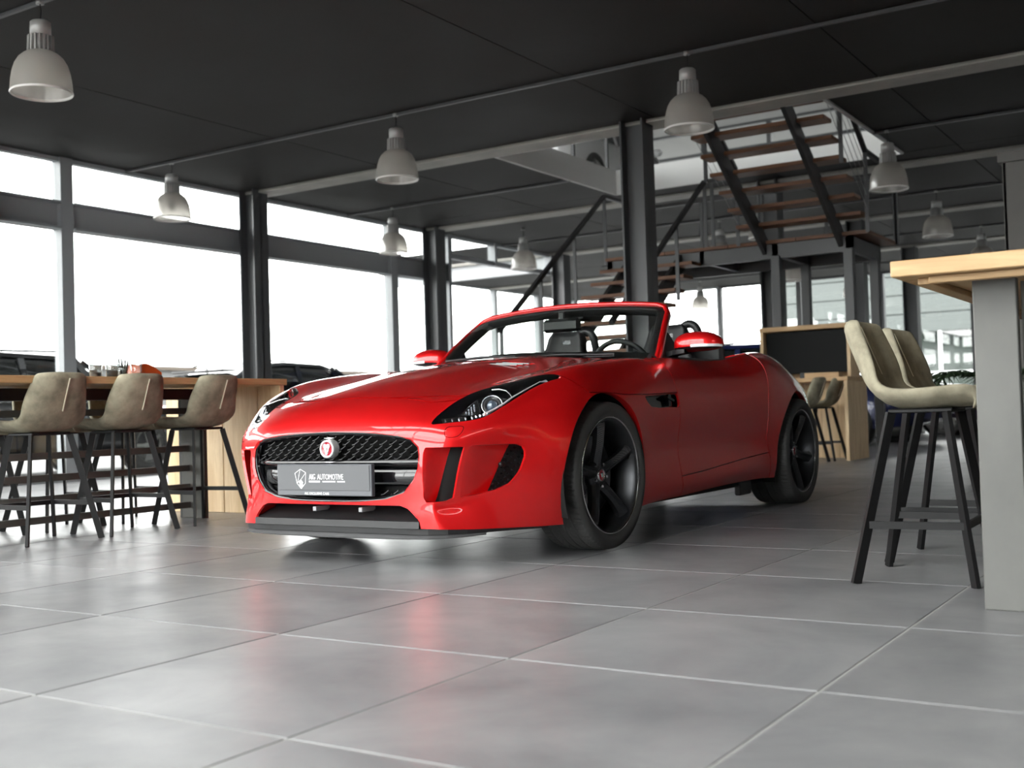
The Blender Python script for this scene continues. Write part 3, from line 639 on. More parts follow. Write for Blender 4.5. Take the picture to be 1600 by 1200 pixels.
# lower intake
mb = MB(); P = []
for y in np.linspace(-.465, .465, 25):
    x = pl(abs(y), [0,.2,.38,.48], [.888,.889,.892,.886]); P.append([(x-.12, y, .262), (x-.012, y, .204), (x+.004, y, .201), (x+.006, y, .172), (x-.03, y, .165)])
mb.grid(P, False, 0, True); LIP = mb.build('lower_intake_lip', SATB, CAR)
MB().box((.77, -.45, .20), (.775, .45, .275)).build('intake_backing', DARKIN, LIP)
for y in (-.105, .155): MB().box((.80, y-.010, .236), (.893, y+.010, .256), .002).build('intake_tab', mat('tab_grey', (.30, .30, .31), .5), LIP)
# splitter: black strip under the bumper and the rubber flap
path = [(.895,0),(.893,.15),(.892,.3),(.890,.40),(.882,.50),(.845,.575),(.79,.635),(.72,.685),(.62,.745),(.54,.80),(.47,.838)]
full = [(x, -y) for x, y in path[:0:-1]] + path
n = len(full); P = []; Q = []
for i, (x, y) in enumerate(full):
    k = abs(i - n//2) / (n//2); P.append([(x-.012, y*.99, .172), (x-.014, y*.99, .146), (x-.10, y*.93, .140)])
    lowz = .123 + .028*k**2; Q.append([(x-.03, y*.985, .150), (x-.004, y*.995, lowz+.006), (x-.006, y*.993, lowz), (x-.06, y*.94, .146)])
SPL = MB().grid(P, False, 0, True).build('front_splitter', SATB, CAR)
i0, i1 = 5, n-3
MB().grid(Q[i0:i1], False, 0, True).build('splitter_flap', RUBB, SPL)
# underbody and wheel housings
ub = MB().box((-3.3, -.62, .15), (.70, .62, .21), .01).box((-2.15, -.86, .17), (-.36, .86, .25), .01)
for (x, z, r) in (AF, AR):
    for s in (-1, 1):
        P = []
        for t in np.linspace(-.13*PI, 1.13*PI, 30): P.append([(x+(r+.004)*math.cos(t), s*.905, z+(r+.004)*math.sin(t)), (x+(r+.004)*math.cos(t), s*.52, z+(r+.004)*math.sin(t)), (x, s*.50, z)])
        ub.grid(P, False, 0, s < 0)
ub.build('underbody', DARKIN, CAR)
MB().box((-1.88, .83, .118), (-1.70, .87, .20), .008).build('jacking_block', SATB, CAR)
# ---------------------------------------------------------------- headlamps
def lamp_side(s):
    M = [m for m in split_side(Mhl) if np.sign(m[0][:, 1].mean()) == s][0]; V, N, T = M
    d = np.clip(-lampd(V), 0, .02) / .02; W = V - N*(.006 + .032*smoothstep(d))[:, None]
    v, f = wall(M, lambda P: np.tile([-.004, -s*.002, -.008], (len(P), 1)))
    L = put_tris('headlamp', (W, N, T), GLOSSB, CAR, [(v, f, 0)])
    def q(x, y, z, k=.018):  # a point on the lens surface sunk by k
        i = ((V - [x, s*y, z])**2).sum(1).argmin(); p = V[i] - N[i]*k; return Vector((x - N[i][0]*k, s*y - N[i][1]*k, z - N[i][2]*k))
    c = q(.628, .672, .689, .022); nrm = Vector((.80, s*.42, .40)).normalized()
    R = Vector((1, 0, 0)).rotation_difference(nrm).to_matrix()
    def turned(mb): mb.v = [tuple(R @ Vector(p) + c) for p in mb.v]; return mb
    turned(MB().lathe([(.0, .026), (.012, .023), (.021, .015), (.025, .003), (.025, -.02)], 28, 'x')).build('projector_lens', mat('projector_glass', (.10, .13, .17), .05, .3, coat=1) if 'projector_glass' not in bpy.data.materials else bpy.data.materials['projector_glass'], L)
    turned(MB().lathe([(.040, .006), (.0425, .012), (.0445, .013), (.0465, .008), (.047, -.01)], 36, 'x')).build('projector_ring', SILV, L)
    turned(MB().lathe([(.026, .002), (.031, .007), (.038, .007), (.040, .002)], 36, 'x')).build('projector_ring', SATB, L)
    ref = [q(.738, .585, .647, .012), q(.700, .587, .672, .012), q(.660, .590, .698, .014), q(.622, .593, .717, .016), q(.66, .63, .68, .026), q(.69, .65, .659, .022), q(.705, .645, .645, .014)]
    MB().prism(ref if s > 0 else ref[::-1], nrm*-.01).build('reflector', SILV, L)
    mb = MB(); u = (ref[3]-ref[0]); w = (ref[6]-ref[0])
    for a in range(1, 6):
        for b in range(1, 4):
            if a + b*1.2 < 6.2: p = ref[0] + u*(a/6.5) + w*(b/5.5) + nrm*.002; mb.ball(p, .0055, 6, 4)
    mb.build('reflector_facets', mat('facet_grey', (.30, .31, .33), .15, 1) if 'facet_grey' not in bpy.data.materials else bpy.data.materials['facet_grey'], L, kind='stuff')
    up = [(.797,.522,.629), (.76,.578,.633), (.726,.626,.638), (.70,.655,.643), (.675,.680,.649)]; lo = [(.809,.543,.612), (.77,.595,.613), (.733,.646,.621), (.70,.670,.632), (.675,.689,.643)]
    P = [[q(*a, .006), q(*b, .006)] for a, b in zip(up, lo)]; P2 = [[p + nrm*-.012 for p in r] for r in P]
    MB().grid([r + r2[::-1] for r, r2 in zip(P, P2)], False, 0, s > 0, True).build('light_strip', CHROME, L)
    mb = MB()
    for k in range(9):
        t = (k+.5)/9; i = min(int(t*4), 3); g = t*4-i; a = P[i][0].lerp(P[i+1][0], g); b = P[i][1].lerp(P[i+1][1], g); mb.bar(a.lerp(b, .3) + nrm*.002, a.lerp(b, .75) + nrm*.002, .004, .003, nrm)
    mb.build('light_strip_cells', SILV, L, kind='stuff')
    bl = [q(.69,.672,.645,.006), q(.675,.680,.650,.008), q(.642,.698,.667,.01), q(.594,.717,.692,.012), q(.553,.729,.716,.012), q(.479,.748,.747,.012), q(.373,.763,.786,.012)]
    MB().tube(bl, [.005, .005, .0045, .004, .0035, .003, .002], 8).build('light_blade', CLEAR, L)
    arc = [q(.514,.597,.755,.012), q(.505,.630,.757,.012), q(.515,.675,.748,.012), q(.54,.709,.732,.012), q(.553,.729,.717,.012)]
    MB().tube(arc, .0045, 8).build('light_arc', SILV, L)
    MB().prism([q(.385,.768,.780,.008), q(.345,.775,.79,.008), q(.35,.792,.778,.008)], nrm*-.006).build('lamp_marker', mat('marker_grey', (.35, .35, .37), .3) if 'marker_grey' not in bpy.data.materials else bpy.data.materials['marker_grey'], L)
    MB().ball(q(.545,.742,.702,.014), .006, 8, 6).build('side_marker', AMBER, L)
    put_tris('lamp_cover', M, LENS, L)
for s in (1, -1): lamp_side(s)
# ---------------------------------------------------------------- wheels
def tyre_mesh(R, w):
    hw = w/2; side = [(.262, hw-.022), (.270, hw-.012), (.285, hw-.002), (.303, hw+.002), (.320, hw-.003), (.332, hw-.010)]
    tw = hw-.016; ny = 49; ys = np.linspace(tw, -tw, ny); na = 432; per = 6; gro = [.17*tw, -.17*tw, .58*tw, -.58*tw]
    prof = [(r*R/.343, y) for r, y in side]; a = np.arange(na)*2*PI/na; cols = []
    for r, y in prof: cols.append((np.full(na, r), y))
    for y in ys:
        base = R - .006*(abs(y)/tw)**4 - .002*(y/tw)**2; r = np.full(na, base)
        if min(abs(y-g) for g in gro) < .0042: r -= .006
        else:
            k = np.arange(na); sh = int(round(18*abs(y)/tw*(1 if abs(y) < .62*tw else .4)))
            if abs(y) > .64*tw: r -= np.where((k + sh) % per == 0, .0045, 0)
            elif .2*tw < abs(y) < .52*tw: r -= np.where((k + 2*sh) % (per*2) == 0, .0045, 0)
        cols.append((r, y))
    for r, y in prof[::-1]: cols.append((np.full(na, r), -y))
    P = [[(float(r[k]*math.cos(a[k])), y, float(r[k]*math.sin(a[k]))) for k in range(na)] for r, y in cols]
    mb = MB().grid(P, True, 0, True, True); return mb.mesh('tyre', TYRE)
def rim_meshes(w):
    h = w/2; out = {}
    out['rim_edge'] = MB().lathe([(.2625, h-.004), (.264, h-.001), (.2685, h+.001), (.2718, h-.004), (.270, h-.02)], 96, 'y').mesh('rim_edge', RIML)
    out['rim_barrel'] = MB().lathe([(.2625, h-.0045), (.2575, h-.006), (.2515, h-.014), (.247, h-.032), (.236, h-.06), (.232, 0), (.24, -h+.03), (.262, -h+.005)], 96, 'y').mesh('rim_barrel', RIMD)
    hub = MB().lathe([(0, h-.060), (.030, h-.060), (.034, h-.062), (.06, h-.064), (.072, h-.074), (.076, h-.10), (.0, h-.10)], 40, 'y')
    sp = []
    for k in range(5):
        mb = MB(); A = PI/2 + k*2*PI/5
        rs = [.045, .075, .11, .15, .19, .22, .238, .247]; ridge = [h-.052, h-.046, h-.038, h-.028, h-.020, h-.015, h-.013, h-.014]
        wl = [.036, .030, .026, .024, .027, .033, .042, .052]; wr = [.034, .026, .020, .018, .020, .024, .030, .036]; P = []
        for r, y, a, b in zip(rs, ridge, wl, wr):
            row = []
            for t, dy in ((a, -.050), (a, -.026), (a*.45, -.014), (.0035, 0), (-.0035, 0), (-b*.55, -.010), (-b, -.026), (-b, -.050)):
                row.append((r*math.cos(A) - t*math.sin(A), y + dy, r*math.sin(A) + t*math.cos(A)))
            P.append(row)
        mb.grid(P, True); m = len(mb.f); nj = 7
        mb.mi = [1 if (i % nj) in (4, 5) and i // nj >= 2 else 0 for i in range(m)]; mb.sm = [False]*m
        sp.append(mb.mesh('spoke', [RIMD, CARB]))
    out['hub'] = hub.mesh('hub', RIMD); out['spokes'] = sp
    out['cap'] = MB().lathe([(0, h-.052), (.024, h-.053), (.026, h-.056), (.0265, h-.062)], 28, 'y').mesh('centre_cap', REDB)
    cr = MB().lathe([(.025, h-.056), (.0265, h-.051), (.030, h-.052), (.031, h-.062)], 28, 'y'); cr.box((-.007, h-.053, -.010), (.007, h-.049, .010), .002).box((-.012, h-.053, .004), (.012, h-.050, .010), .002)
    out['capring'] = cr.mesh('cap_emblem', CHROME)
    out['nuts'] = [MB().lathe([(0, h-.052), (.0065, h-.052), (.008, h-.055), (.0085, h-.075)], 6, 'y', smooth=False, ctr=(.053*math.cos(PI/2+PI/5+k*2*PI/5), 0, .053*math.sin(PI/2+PI/5+k*2*PI/5))).mesh('lug_nut', CHROME) for k in range(5)]
    out['disc'] = MB().lathe([(.07, .012), (.178, .012), (.180, .010), (.180, -.016), (.07, -.016)], 64, 'y').mesh('brake_disc', DISC)
    out['valve'] = MB().tube([(.225, h-.05, -.06), (.222, h-.02, -.058)], .004, 8).mesh('valve', SATB)
    return out
TF, TR, MF, MR = tyre_mesh(.343, .255), tyre_mesh(.343, .295), rim_meshes(.236), rim_meshes(.274)
def wheel(x, y, front, turn=0):
    s = 1 if y > 0 else -1; w = put('wheel', TF if front else TR, CAR, (x, y, .3425)); w.rotation_euler = (0, (.12 if front else -.5), turn + (0 if s > 0 else PI)); R = MF if front else MR
    for k in ('rim_edge', 'rim_barrel', 'hub'): put(k, R[k], w)
    for m in R['spokes']: put('spoke', m, w)
    for m in R['nuts']: put('lug_nut', m, w)
    put('centre_cap', R['cap'], w); put('cap_emblem', R['capring'], w); put('brake_disc', R['disc'], w); put('valve', R['valve'], w)
    c = MB(); P = []
    for t in np.linspace(-.45, .45, 9): P.append([(r*math.cos(t), yy, r*math.sin(t)) for r, yy in ((.115, -.03), (.115, .040), (.14, .048), (.185, .046), (.192, .03), (.192, -.03))])
    c.grid(P, False, 0, True); c.build('brake_caliper', mat('caliper_dark', (.03, .03, .032), .4) if 'caliper_dark' not in bpy.data.materials else bpy.data.materials['caliper_dark'], w)
wheel(0, .790, True, -.03); wheel(0, -.790, True, -.03); wheel(-2.622, .812, False); wheel(-2.622, -.812, False)
# ---------------------------------------------------------------- windscreen
base = [(-.86, .735, .893), (-.955, .712, .965), (-1.05, .688, 1.045), (-1.15, .661, 1.122), (-1.24, .638, 1.185)]
top = [(-1.272, .612, 1.218), (-1.278, .57, 1.232), (-1.266, .48, 1.242), (-1.250, .32, 1.254), (-1.236, .16, 1.260), (-1.23, 0, 1.262)]
half = base + top
frame = [Vector(p) for p in half] + [Vector((x, -y, z)) for x, y, z in half[::-1][1:]]
def sweep(path, sec):
    """ribbon of a cross-section given as (w outward in the glass plane, n out of the glass) pairs"""
    P = []; n = len(path)
    for i, p in enumerate(path):
        t = (path[min(i+1, n-1)] - path[max(i-1, 0)]).normalized(); ng = Vector((.60, .22*p.y, .78)).normalized(); w = t.cross(ng).normalized()
        if w.dot(p - Vector((-.92, 0, 1.05))) < 0: w = -w
        ng = (ng - t*ng.dot(t)).normalized(); P.append([p + w*u + ng*v for u, v in sec])
    return P
RSEC = [(-.004, .004), (.004, .012), (.018, .010), (.028, -.004), (.029, -.030), (.018, -.044), (.004, -.030)]
fr = MB().grid(sweep(frame, RSEC), True, 0, False, True).build('windscreen_frame', RED, CAR, merge=True)
MB().grid(sweep(frame, [(-.004, .002), (-.040, .001), (-.044, -.004), (-.044, -.045), (-.020, -.062), (.012, -.058), (.015, -.040), (.002, -.020)]), True, 0, False, True).build('frame_lining', SATB, fr, merge=True)
cowl = [(-.90, .72, .905), (-.80, .60, .912), (-.70, .45, .918), (-.62, .28, .925), (-.575, .12, .93), (-.565, 0, .932)]
cowl = [Vector(p) for p in cowl] + [Vector((x, -y, z)) for x, y, z in cowl[::-1][1:]]
def resamp(P, n):
    L = [0]
    for a, b in zip(P, P[1:]): L.append(L[-1] + (b-a).length)
    out = []
    for q in np.linspace(0, L[-1], n):
        i = min(max(np.searchsorted(L, q) - 1, 0), len(P)-2); t = (q-L[i])/(L[i+1]-L[i]); out.append(P[i].lerp(P[i+1], t))
    return out
tp = [Vector(p) for p in top]; tp = tp + [Vector((x, -y, z)) for x, y, z in top[::-1][1:]]
A = resamp(cowl, 25); B = resamp(tp, 25); P = []
for k in range(11):
    t = k/10; P.append([a.lerp(b, t) + Vector((.05, 0, .035))*(4*t*(1-t))*.6 for a, b in zip(A, B)])
glass = MB().grid(P, True).build('windscreen', WGLASS, CAR)
# dark border print along the sides and foot of the glass
mb = MB(); In = Vector((-.004, 0, -.003))
mb.grid([[p + In for p in P[0]], [p + In for p in P[1]]], True); mb.build('glass_border', SATB, glass)
MB().box((-1.33, -.13, 1.175), (-1.235, .12, 1.232), .01).build('sensor_cover', SATB, glass)
rv = MB().box((-1.175, -.115, 1.108), (-1.135, .135, 1.188), .018).box((-1.17, -.01, 1.17), (-1.15, .03, 1.23), .006).build('rear_view_mirror', SATB, CAR)
MB().box((-1.178, -.107, 1.116), (-1.1745, .127, 1.18), .001).build('mirror_glass', SILV, rv)
# cowl panel and wipers
MB().grid([[p + Vector((.06, 0, -.012)) for p in A], [p + Vector((-.03, 0, -.004)) for p in A]], True).build('cowl_panel', SATB, CAR)
for a, b in (((-.60, .05, .945), (-.72, .56, .935)), ((-.58, -.42, .945), (-.60, .03, .950))):
    w = MB().tube([a, Vector(a).lerp(Vector(b), .5) + Vector((0, 0, .008)), b], [.008, .007, .005], 8).build('wiper', SATB, CAR)
    MB().bar(Vector(a).lerp(Vector(b), .1)+Vector((-.02,0,.0)), Vector(b)+Vector((-.02,0,.0)), .006, .018).build('wiper_blade', SATB, w)
# ---------------------------------------------------------------- door mirrors
def door_mirror(s):
    P = []; n = 20; ys = [.758, .763, .775, .80, .84, .89, .94, .985, 1.015, 1.030, 1.036]; up = [.004, .028, .045, .060, .070, .073, .069, .056, .038, .020, .003]; dn = [.003, .024, .034, .040, .041, .039, .036, .031, .023, .012, .002]; ft = [.005, .04, .06, .08, .092, .094, .088, .074, .050, .028, .003]; bk = [.004, .03, .04, .045, .045, .045, .043, .04, .03, .015, .002]
    for y, u, d, f, b in zip(ys, up, dn, ft, bk):
        row = []
        for k in range(n):
            t = 2*PI*k/n; ct, st = math.cos(t), math.sin(t); row.append((-1.10 + (f if ct > 0 else b)*(1 if ct > 0 else -1)*abs(ct)**.75, s*y, .982 + (u if st > 0 else d)*(1 if st > 0 else -1)*abs(st)**.85))
        P.append(row)
    zc = .9655; tris = MB().grid(P, True, 0, s > 0, True)
    me = tris.mesh('tmp_mirror', RED, True); me.calc_loop_triangles(); V = np.array([v.co[:] for v in me.vertices]); N = np.array([v.normal[:] for v in me.vertices]); T = np.array([t.vertices[:] for t in me.loop_triangles]); bpy.data.meshes.remove(me)
    lo, hi = clip((V, N, T), V[:, 2] - zc - .006*np.sin((np.abs(V[:, 1])-.76)*9))
    m = put_tris('door_mirror', hi, RED, CAR)
    put_tris('mirror_underside', lo, GLOSSB, m)
    ys2 = np.linspace(.885, 1.034, 12); rw = []
    for y in ys2:
        f = pl(y, ys, ft); zz = zc + .006*math.sin((y-.76)*9); rw.append([(-1.10 + f*.998 + .003, s*y, zz + .009), (-1.10 + f + .005, s*y, zz), (-1.10 + f + .001, s*y, zz-.006)])
    MB().grid(rw, True, 0, s < 0).build('indicator', CLEAR, m)
    MB().grid([[(-1.04, s*.70, .915), (-1.16, s*.70, .915), (-1.16, s*.70, .938), (-1.04, s*.70, .944)], [(-1.04, s*.76, .930), (-1.14, s*.76, .930), (-1.14, s*.76, .945), (-1.04, s*.76, .956)], [(-1.02, s*.84, .938), (-1.12, s*.84, .938), (-1.12, s*.84, .958), (-1.02, s*.84, .962)]], False, 0, s > 0, True).build('mirror_arm', SATB, m)
    MB().prism([(-.97, s*.715, .915), (-1.20, s*.715, .915), (-1.19, s*.70, 1.00), (-1.13, s*.69, 1.06), (-1.09, s*.69, 1.06)], (0, s*.012, 0)).build('mirror_foot', SATB, m)
for s in (1, -1): door_mirror(s)
# ---------------------------------------------------------------- cabin
cab = MB()
for s in (-1, 1):
    cab.grid([[(x, s*pl(x, [-2.1,-1.7,-1.3,-.8], [.79,.81,.795,.75]), pl(x, [-2.1,-1.7,-1.3,-.8], [.955,.918,.902,.905])), (x, s*.73, .925 if x > -1.9 else .95), (x, s*.70, .86), (x, s*.69, .35)] for x in np.linspace(-2.08, -.85, 14)], True, 0, s < 0)
cab.box((-2.1, -.70, .26), (-.5, .70, .30)).box((-2.12, -.72, .30), (-2.02, .72, .93), .02).build('cabin_tub', LEATH, CAR)
P = []
for y in np.linspace(-.70, .70, 21): P.append([(-.60-.25*(abs(y)/.7)**2, y, .905), (-.80-.15*(abs(y)/.7)**2, y, .935 - .015*(abs(y)/.7)), (-1.0, y, .925), (-1.06, y, .87), (-1.02, y, .70)])
D = MB().grid(P, True).build('dashboard', LEATH, CAR)
MB().lathe([(.0, .03), (.10, .035), (.16, .02), (.17, 0), (0, -.02)], 24, 'z', ctr=(-1.0, .365, .93)).build('instrument_hood', LEATH, D)
c = Vector((-1.235, .365, .865)); ax = Vector((-.92, 0, .39)).normalized(); u = Vector((0, 1, 0)); v = ax.cross(u)
SW = MB().tube([c + u*.183*math.cos(t) + v*.183*math.sin(t) for t in np.linspace(0, 2*PI, 40, endpoint=False)], .0155, 10, closed=True)
for t in (0, PI, -PI/2 if v.z > 0 else PI/2): SW.bar(c + ax*.0, c + u*.175*math.cos(t) + v*.175*math.sin(t), .045, .012, ax)
SW = SW.build('steering_wheel', LEATH, CAR); MB().lathe([(0, .03), (.05, .025), (.065, 0), (.05, -.05)], 20, 'z').build('steering_hub', LEATH, SW); hubo = SW.children[0]; hubo.matrix_local = Matrix.Translation(c) @ Vector((0,0,1)).rotation_difference(ax).to_matrix().to_4x4()
MB().tube([c - ax*.02, c - ax*.30], .035, 10).build('steering_column', LEATH, SW)
def seat(y0):
    P = []
    for k, (x, z, w, th) in enumerate([(-1.22, .50, .22, .10), (-1.40, .485, .24, .10), (-1.58, .48, .23, .10), (-1.66, .53, .22, .10), (-1.71, .65, .225, .09), (-1.77, .80, .235, .085), (-1.825, .93, .205, .08), (-1.855, 1.0, .150, .075), (-1.875, 1.07, .128, .07), (-1.895, 1.13, .118, .06), (-1.91, 1.165, .095, .04)]):
        n = 12; row = []
        for j in range(n+1):
            t = -1 + 2*j/n; row.append((x + (.05*t*t if k > 3 else 0), y0 + w*t, z + (.06*t*t if k <= 3 else 0)))
        P.append(row)
    Q = [[(x - .09*(1 if k > 3 else .25), y, z - (.02 if k > 3 else .12)) for x, y, z in r] for k, r in enumerate(P)]
    mb = MB().grid(P, True).grid(Q, True, 0, True)
    for a, b in ((0, 0), (-1, -1)): mb.grid([[r[a] for r in P], [r[b] for r in Q]], True, 0, a == 0)
    mb.grid([P[-1], Q[-1]], True).grid([Q[0], P[0]], True)
    S_ = mb.build('seat', LEATH, CAR, merge=True)
    MB().prism([(-1.886, y0-.030, 1.085), (-1.886, y0+.030, 1.085), (-1.895, y0+.026, 1.11), (-1.895, y0-.026, 1.11)], (.012, 0, 0)).build('headrest_slot', SILV, S_)
for y0 in (.365, -.365): seat(y0)
for y0 in (.425, -.320):
    pts = [(-2.06, y0 - .075, .90), (-2.06, y0 - .072, 1.06)] + [(-2.06, y0 - .062*math.cos(t), 1.105 + .07*math.sin(t)) for t in np.linspace(.15, PI-.15, 11)] + [(-2.06, y0 + .072, 1.06), (-2.06, y0 + .075, .90)]
    MB().tube(pts, .026, 12).build('roll_hoop', SATB, CAR)
MB().box((-2.075, -.66, .90), (-2.01, .66, 1.02), .02).build('rear_bulkhead', LEATH, CAR)
# ---------------------------------------------------------------- wood and fabric
def wood(name, c1, c2, rough=.5, sc=(1.2, 14, 14)):
    m = mat(name, c1, rough); b = m.node_tree.nodes['Principled BSDF']; tc = nd(m, 'ShaderNodeTexCoord'); oi = nd(m, 'ShaderNodeObjectInfo'); mp = nd(m, 'ShaderNodeMapping'); mp.inputs['Scale'].default_value = sc
    cx = nd(m, 'ShaderNodeCombineXYZ'); mm = nd(m, 'ShaderNodeMath', operation='MULTIPLY'); mm.inputs[1].default_value = 31; lk(m, oi.outputs['Random'], mm.inputs[0])
    for k in range(3): lk(m, mm.outputs[0], cx.inputs[k])
    lk(m, tc.outputs['Object'], mp.inputs['Vector']); ad = nd(m, 'ShaderNodeVectorMath', operation='ADD'); lk(m, mp.outputs[0], ad.inputs[0]); lk(m, cx.outputs[0], ad.inputs[1])
    n1 = nd(m, 'ShaderNodeTexNoise', Scale=1.3, Detail=6.0, Roughness=.65, Distortion=1.2); lk(m, ad.outputs[0], n1.inputs['Vector'])
    cr = nd(m, 'ShaderNodeValToRGB'); cr.color_ramp.elements[0].position = .32; cr.color_ramp.elements[1].position = .66; cr.color_ramp.elements[0].color = (*c1, 1); cr.color_ramp.elements[1].color = (*c2, 1)
    lk(m, n1.outputs['Fac'], cr.inputs[0]); lk(m, cr.outputs[0], b.inputs['Base Color']); return m
OAKX = wood('oak_along_x', (.42, .25, .11), (.58, .385, .195)); OAKY = wood('oak_along_y', (.42, .25, .11), (.58, .385, .195), .5, (14, 1.2, 14)); OAKZ = wood('oak_upright_lightened', (.60, .41, .22), (.80, .61, .37), .5, (12, 12, 1.2))  # same oak; upright boards coloured lighter, standing in for light on the end panel
TREAD = wood('tread_wood', (.095, .036, .013), (.17, .068, .026), .5); SLATG = noisy(mat('slat_grey_paint', (.09, .088, .08), .6), (.07, .068, .06), (.11, .108, .098), (3, 3, 3)); LEGG = noisy(mat('leg_grey_paint', (.33, .33, .315), .6), (.12, .12, .113), (.16, .16, .15), (2, 2, 1.2), 6)
SUEDE = noisy(mat('suede_taupe', (.23, .20, .15), .85), (.165, .148, .104), (.37, .338, .245), (9, 9, 9), 7, .15, coord='Object', lo=.32, hi=.68, rand=1)
SEAM = mat('stitched_seam', (.50, .45, .34), .8); LEGB = mat('stool_leg_black', (.008, .008, .0085), .5, spec=.3)
# ---------------------------------------------------------------- bar stools
def make_stool(name, label, group, loc, rz):
    t = thing(name, label, 'bar stool', loc, rz, group)
    # shell: profile from the front edge over the seat up the back (x forward, z up), half widths
    prof = [(.225, .630, .190), (.232, .655, .200), (.215, .676, .206), (.15, .676, .212), (.06, .668, .215), (-.03, .664, .216), (-.085, .672, .216), (-.118, .700, .216), (-.142, .745, .213), (-.165, .805, .204), (-.190, .868, .188), (-.212, .925, .170), (-.220, .952, .154)]
    n = 14; top = []; bot = []
    for k, (x, z, w) in enumerate(prof):
        r1 = []; r2 = []
        for j in range(n+1):
            u = -1 + 2*j/n; e = abs(u)**3; back = smoothstep(np.array((z-.66)/.12)) if k > 5 else 0.0
            y = w*u*(1 - .04*e); lift = .022*e*(1-back) - .003*(1-abs(u)); fwd = .045*e*back
            nx, nz = (0, 1) if k < 6 else (math.cos(.42), math.sin(.42)*.6)
            if k == 6: nx, nz = .5, .85
            r1.append((x + fwd, y, z + (lift if k > 1 else 0) - (.012*e if k == 12 else 0))); th = .058*(1-.45*e) if 1 < k < 12 else .035
            r2.append((x + fwd - nx*th - (0 if k > 1 else .03), y*.985, z + (lift if k > 1 else 0) - nz*th - (.012*e if k == 12 else 0)))
        top.append(r1); bot.append(r2)
    mb = MB().grid(top, True, 0, True).grid(bot, True, 0, False)
    for j, fl in ((0, False), (-1, True)): mb.grid([[r[j] for r in top], [r[j] for r in bot]], True, 0, fl)
    mb.grid([top[0], bot[0]], True, 0, True).grid([top[-1], bot[-1]], True)
    sh = mb.build('seat_shell', SUEDE, t, merge=True); m = sh.modifiers.new('soft', 'SUBSURF'); m.levels = 1; m.render_levels = 1
    j = n//2; MB().tube([(x-.003, y, z) for x, y, z in [bot[k][j] for k in range(8, 12)]], .0050, 6).build('back_seam', SEAM, t)
    MB().tube([(x+.002, y, z) for x, y, z in [top[k][j] for k in range(8, 12)]], .0028, 6).build('front_seam', SEAM, t)
    MB().box((-.095, -.125, .596), (.125, .125, .612), .004).build('seat_plate', LEGB, t)
    feet = {}
    for sx, sy in ((-1, -1), (-1, 1), (1, -1), (1, 1)):
        a = Vector((.105 if sx > 0 else -.085, .125*sy, .598)); b = Vector((.195 if sx > 0 else -.20, (.212 if sx > 0 else .238)*sy, 0)); feet[sx, sy] = (a, b)
        MB().bar(a, b, .034, .016, (sx, -sy*.9, 0)).build('leg', LEGB, t)
    def at(k, z): a, b = feet[k]; return a.lerp(b, (a.z - z)/(a.z - b.z))
    for s in (-1, 1): MB().bar(at((-1, s), .205), at((1, s), .205), .012, .026).build('footrest', LEGB, t)
    MB().bar(at((1, -1), .205), at((1, 1), .205), .012, .026).build('footrest', LEGB, t)
    return t
gl, gr, gf, gb = 'bar stools on the near side of the left bar', 'bar stools at the right bar', 'bar stools on the far side of the left bar', 'bar stools at the back counter'
st = make_stool('bar_stool', 'taupe suede bar stool at the left bar, farthest left and cut by the frame edge', gl, (-1.645, .69, 0), PI)
dup(st, (-1.625, 1.225, 0), PI - .02, 'taupe suede bar stool at the left bar, middle of three, before the glasses')
dup(st, (-1.635, 1.835, 0), PI + .03, 'taupe suede bar stool at the left bar beside the wooden end panel')
for y, lab in ((.66, 'bar stool behind the left bar, opposite the leftmost near stool'), (1.22, 'bar stool behind the left bar, opposite the middle near stool, mostly hidden'), (1.78, 'bar stool behind the left bar by the wooden end panel, mostly hidden')):
    k = dup(st, (-2.27, y, 0), .03, lab); k['group'] = gf
k = dup(st, (3.10, .985, 0), 0.02, 'taupe suede bar stool at the right bar, nearer of the two by the grey leg'); k['group'] = gr
k = dup(st, (3.075, 1.555, 0), -.02, 'taupe suede bar stool at the right bar, behind the nearer stool'); k['group'] = gr
# ---------------------------------------------------------------- bar tables
def planks(t, nm, lo, hi, n, axis, m, gap=.003, ch=.003):
    for k in range(n):
        a = list(lo); b = list(hi); a[axis] = lo[axis] + (hi[axis]-lo[axis])*k/n + gap/2; b[axis] = lo[axis] + (hi[axis]-lo[axis])*(k+1)/n - gap/2; MB().box(a, b, ch).build(nm, m, t)
def bar_left():
    t = thing('bar_table', 'long oak bar table on the left with dark slatted frame and oak end panel', 'table', (-1.85, 0, 0))
    planks(t, 'top_board', (-.57, -1.6, .884), (.38, 2.49, .926), 6, 0, OAKY)
    for x in (-.19, .03): MB().box((x, 2.045, 0), (x-.028, 2.075, .87), .003).build('post', STEELD, t)
    MB().box((-.19, 2.04, 0), (.0, 2.07, .87), .003).build('post', SLATG, t); MB().box((-.19, -.6, 0), (.0, -.57, .87), .003).build('post', SLATG, t)
    MB().box((-.15, -1.4, .80), (-.05, 2.05, .872), .003).build('apron', STEELD, t)
    for z in (.09, .212, .338, .470, .725): MB().box((-.125, -1.4, z-.021), (-.105, 2.04, z+.021), .002).build('slat', SLATG, t)
    for a, b in ((-.80, -.50), (-.50, -.21), (-.21, .14), (.14, .36)): MB().box((a+.002, 2.44, 0), (b-.002, 2.48, .883), .003).build('end_board', OAKZ, t)
bar_left()
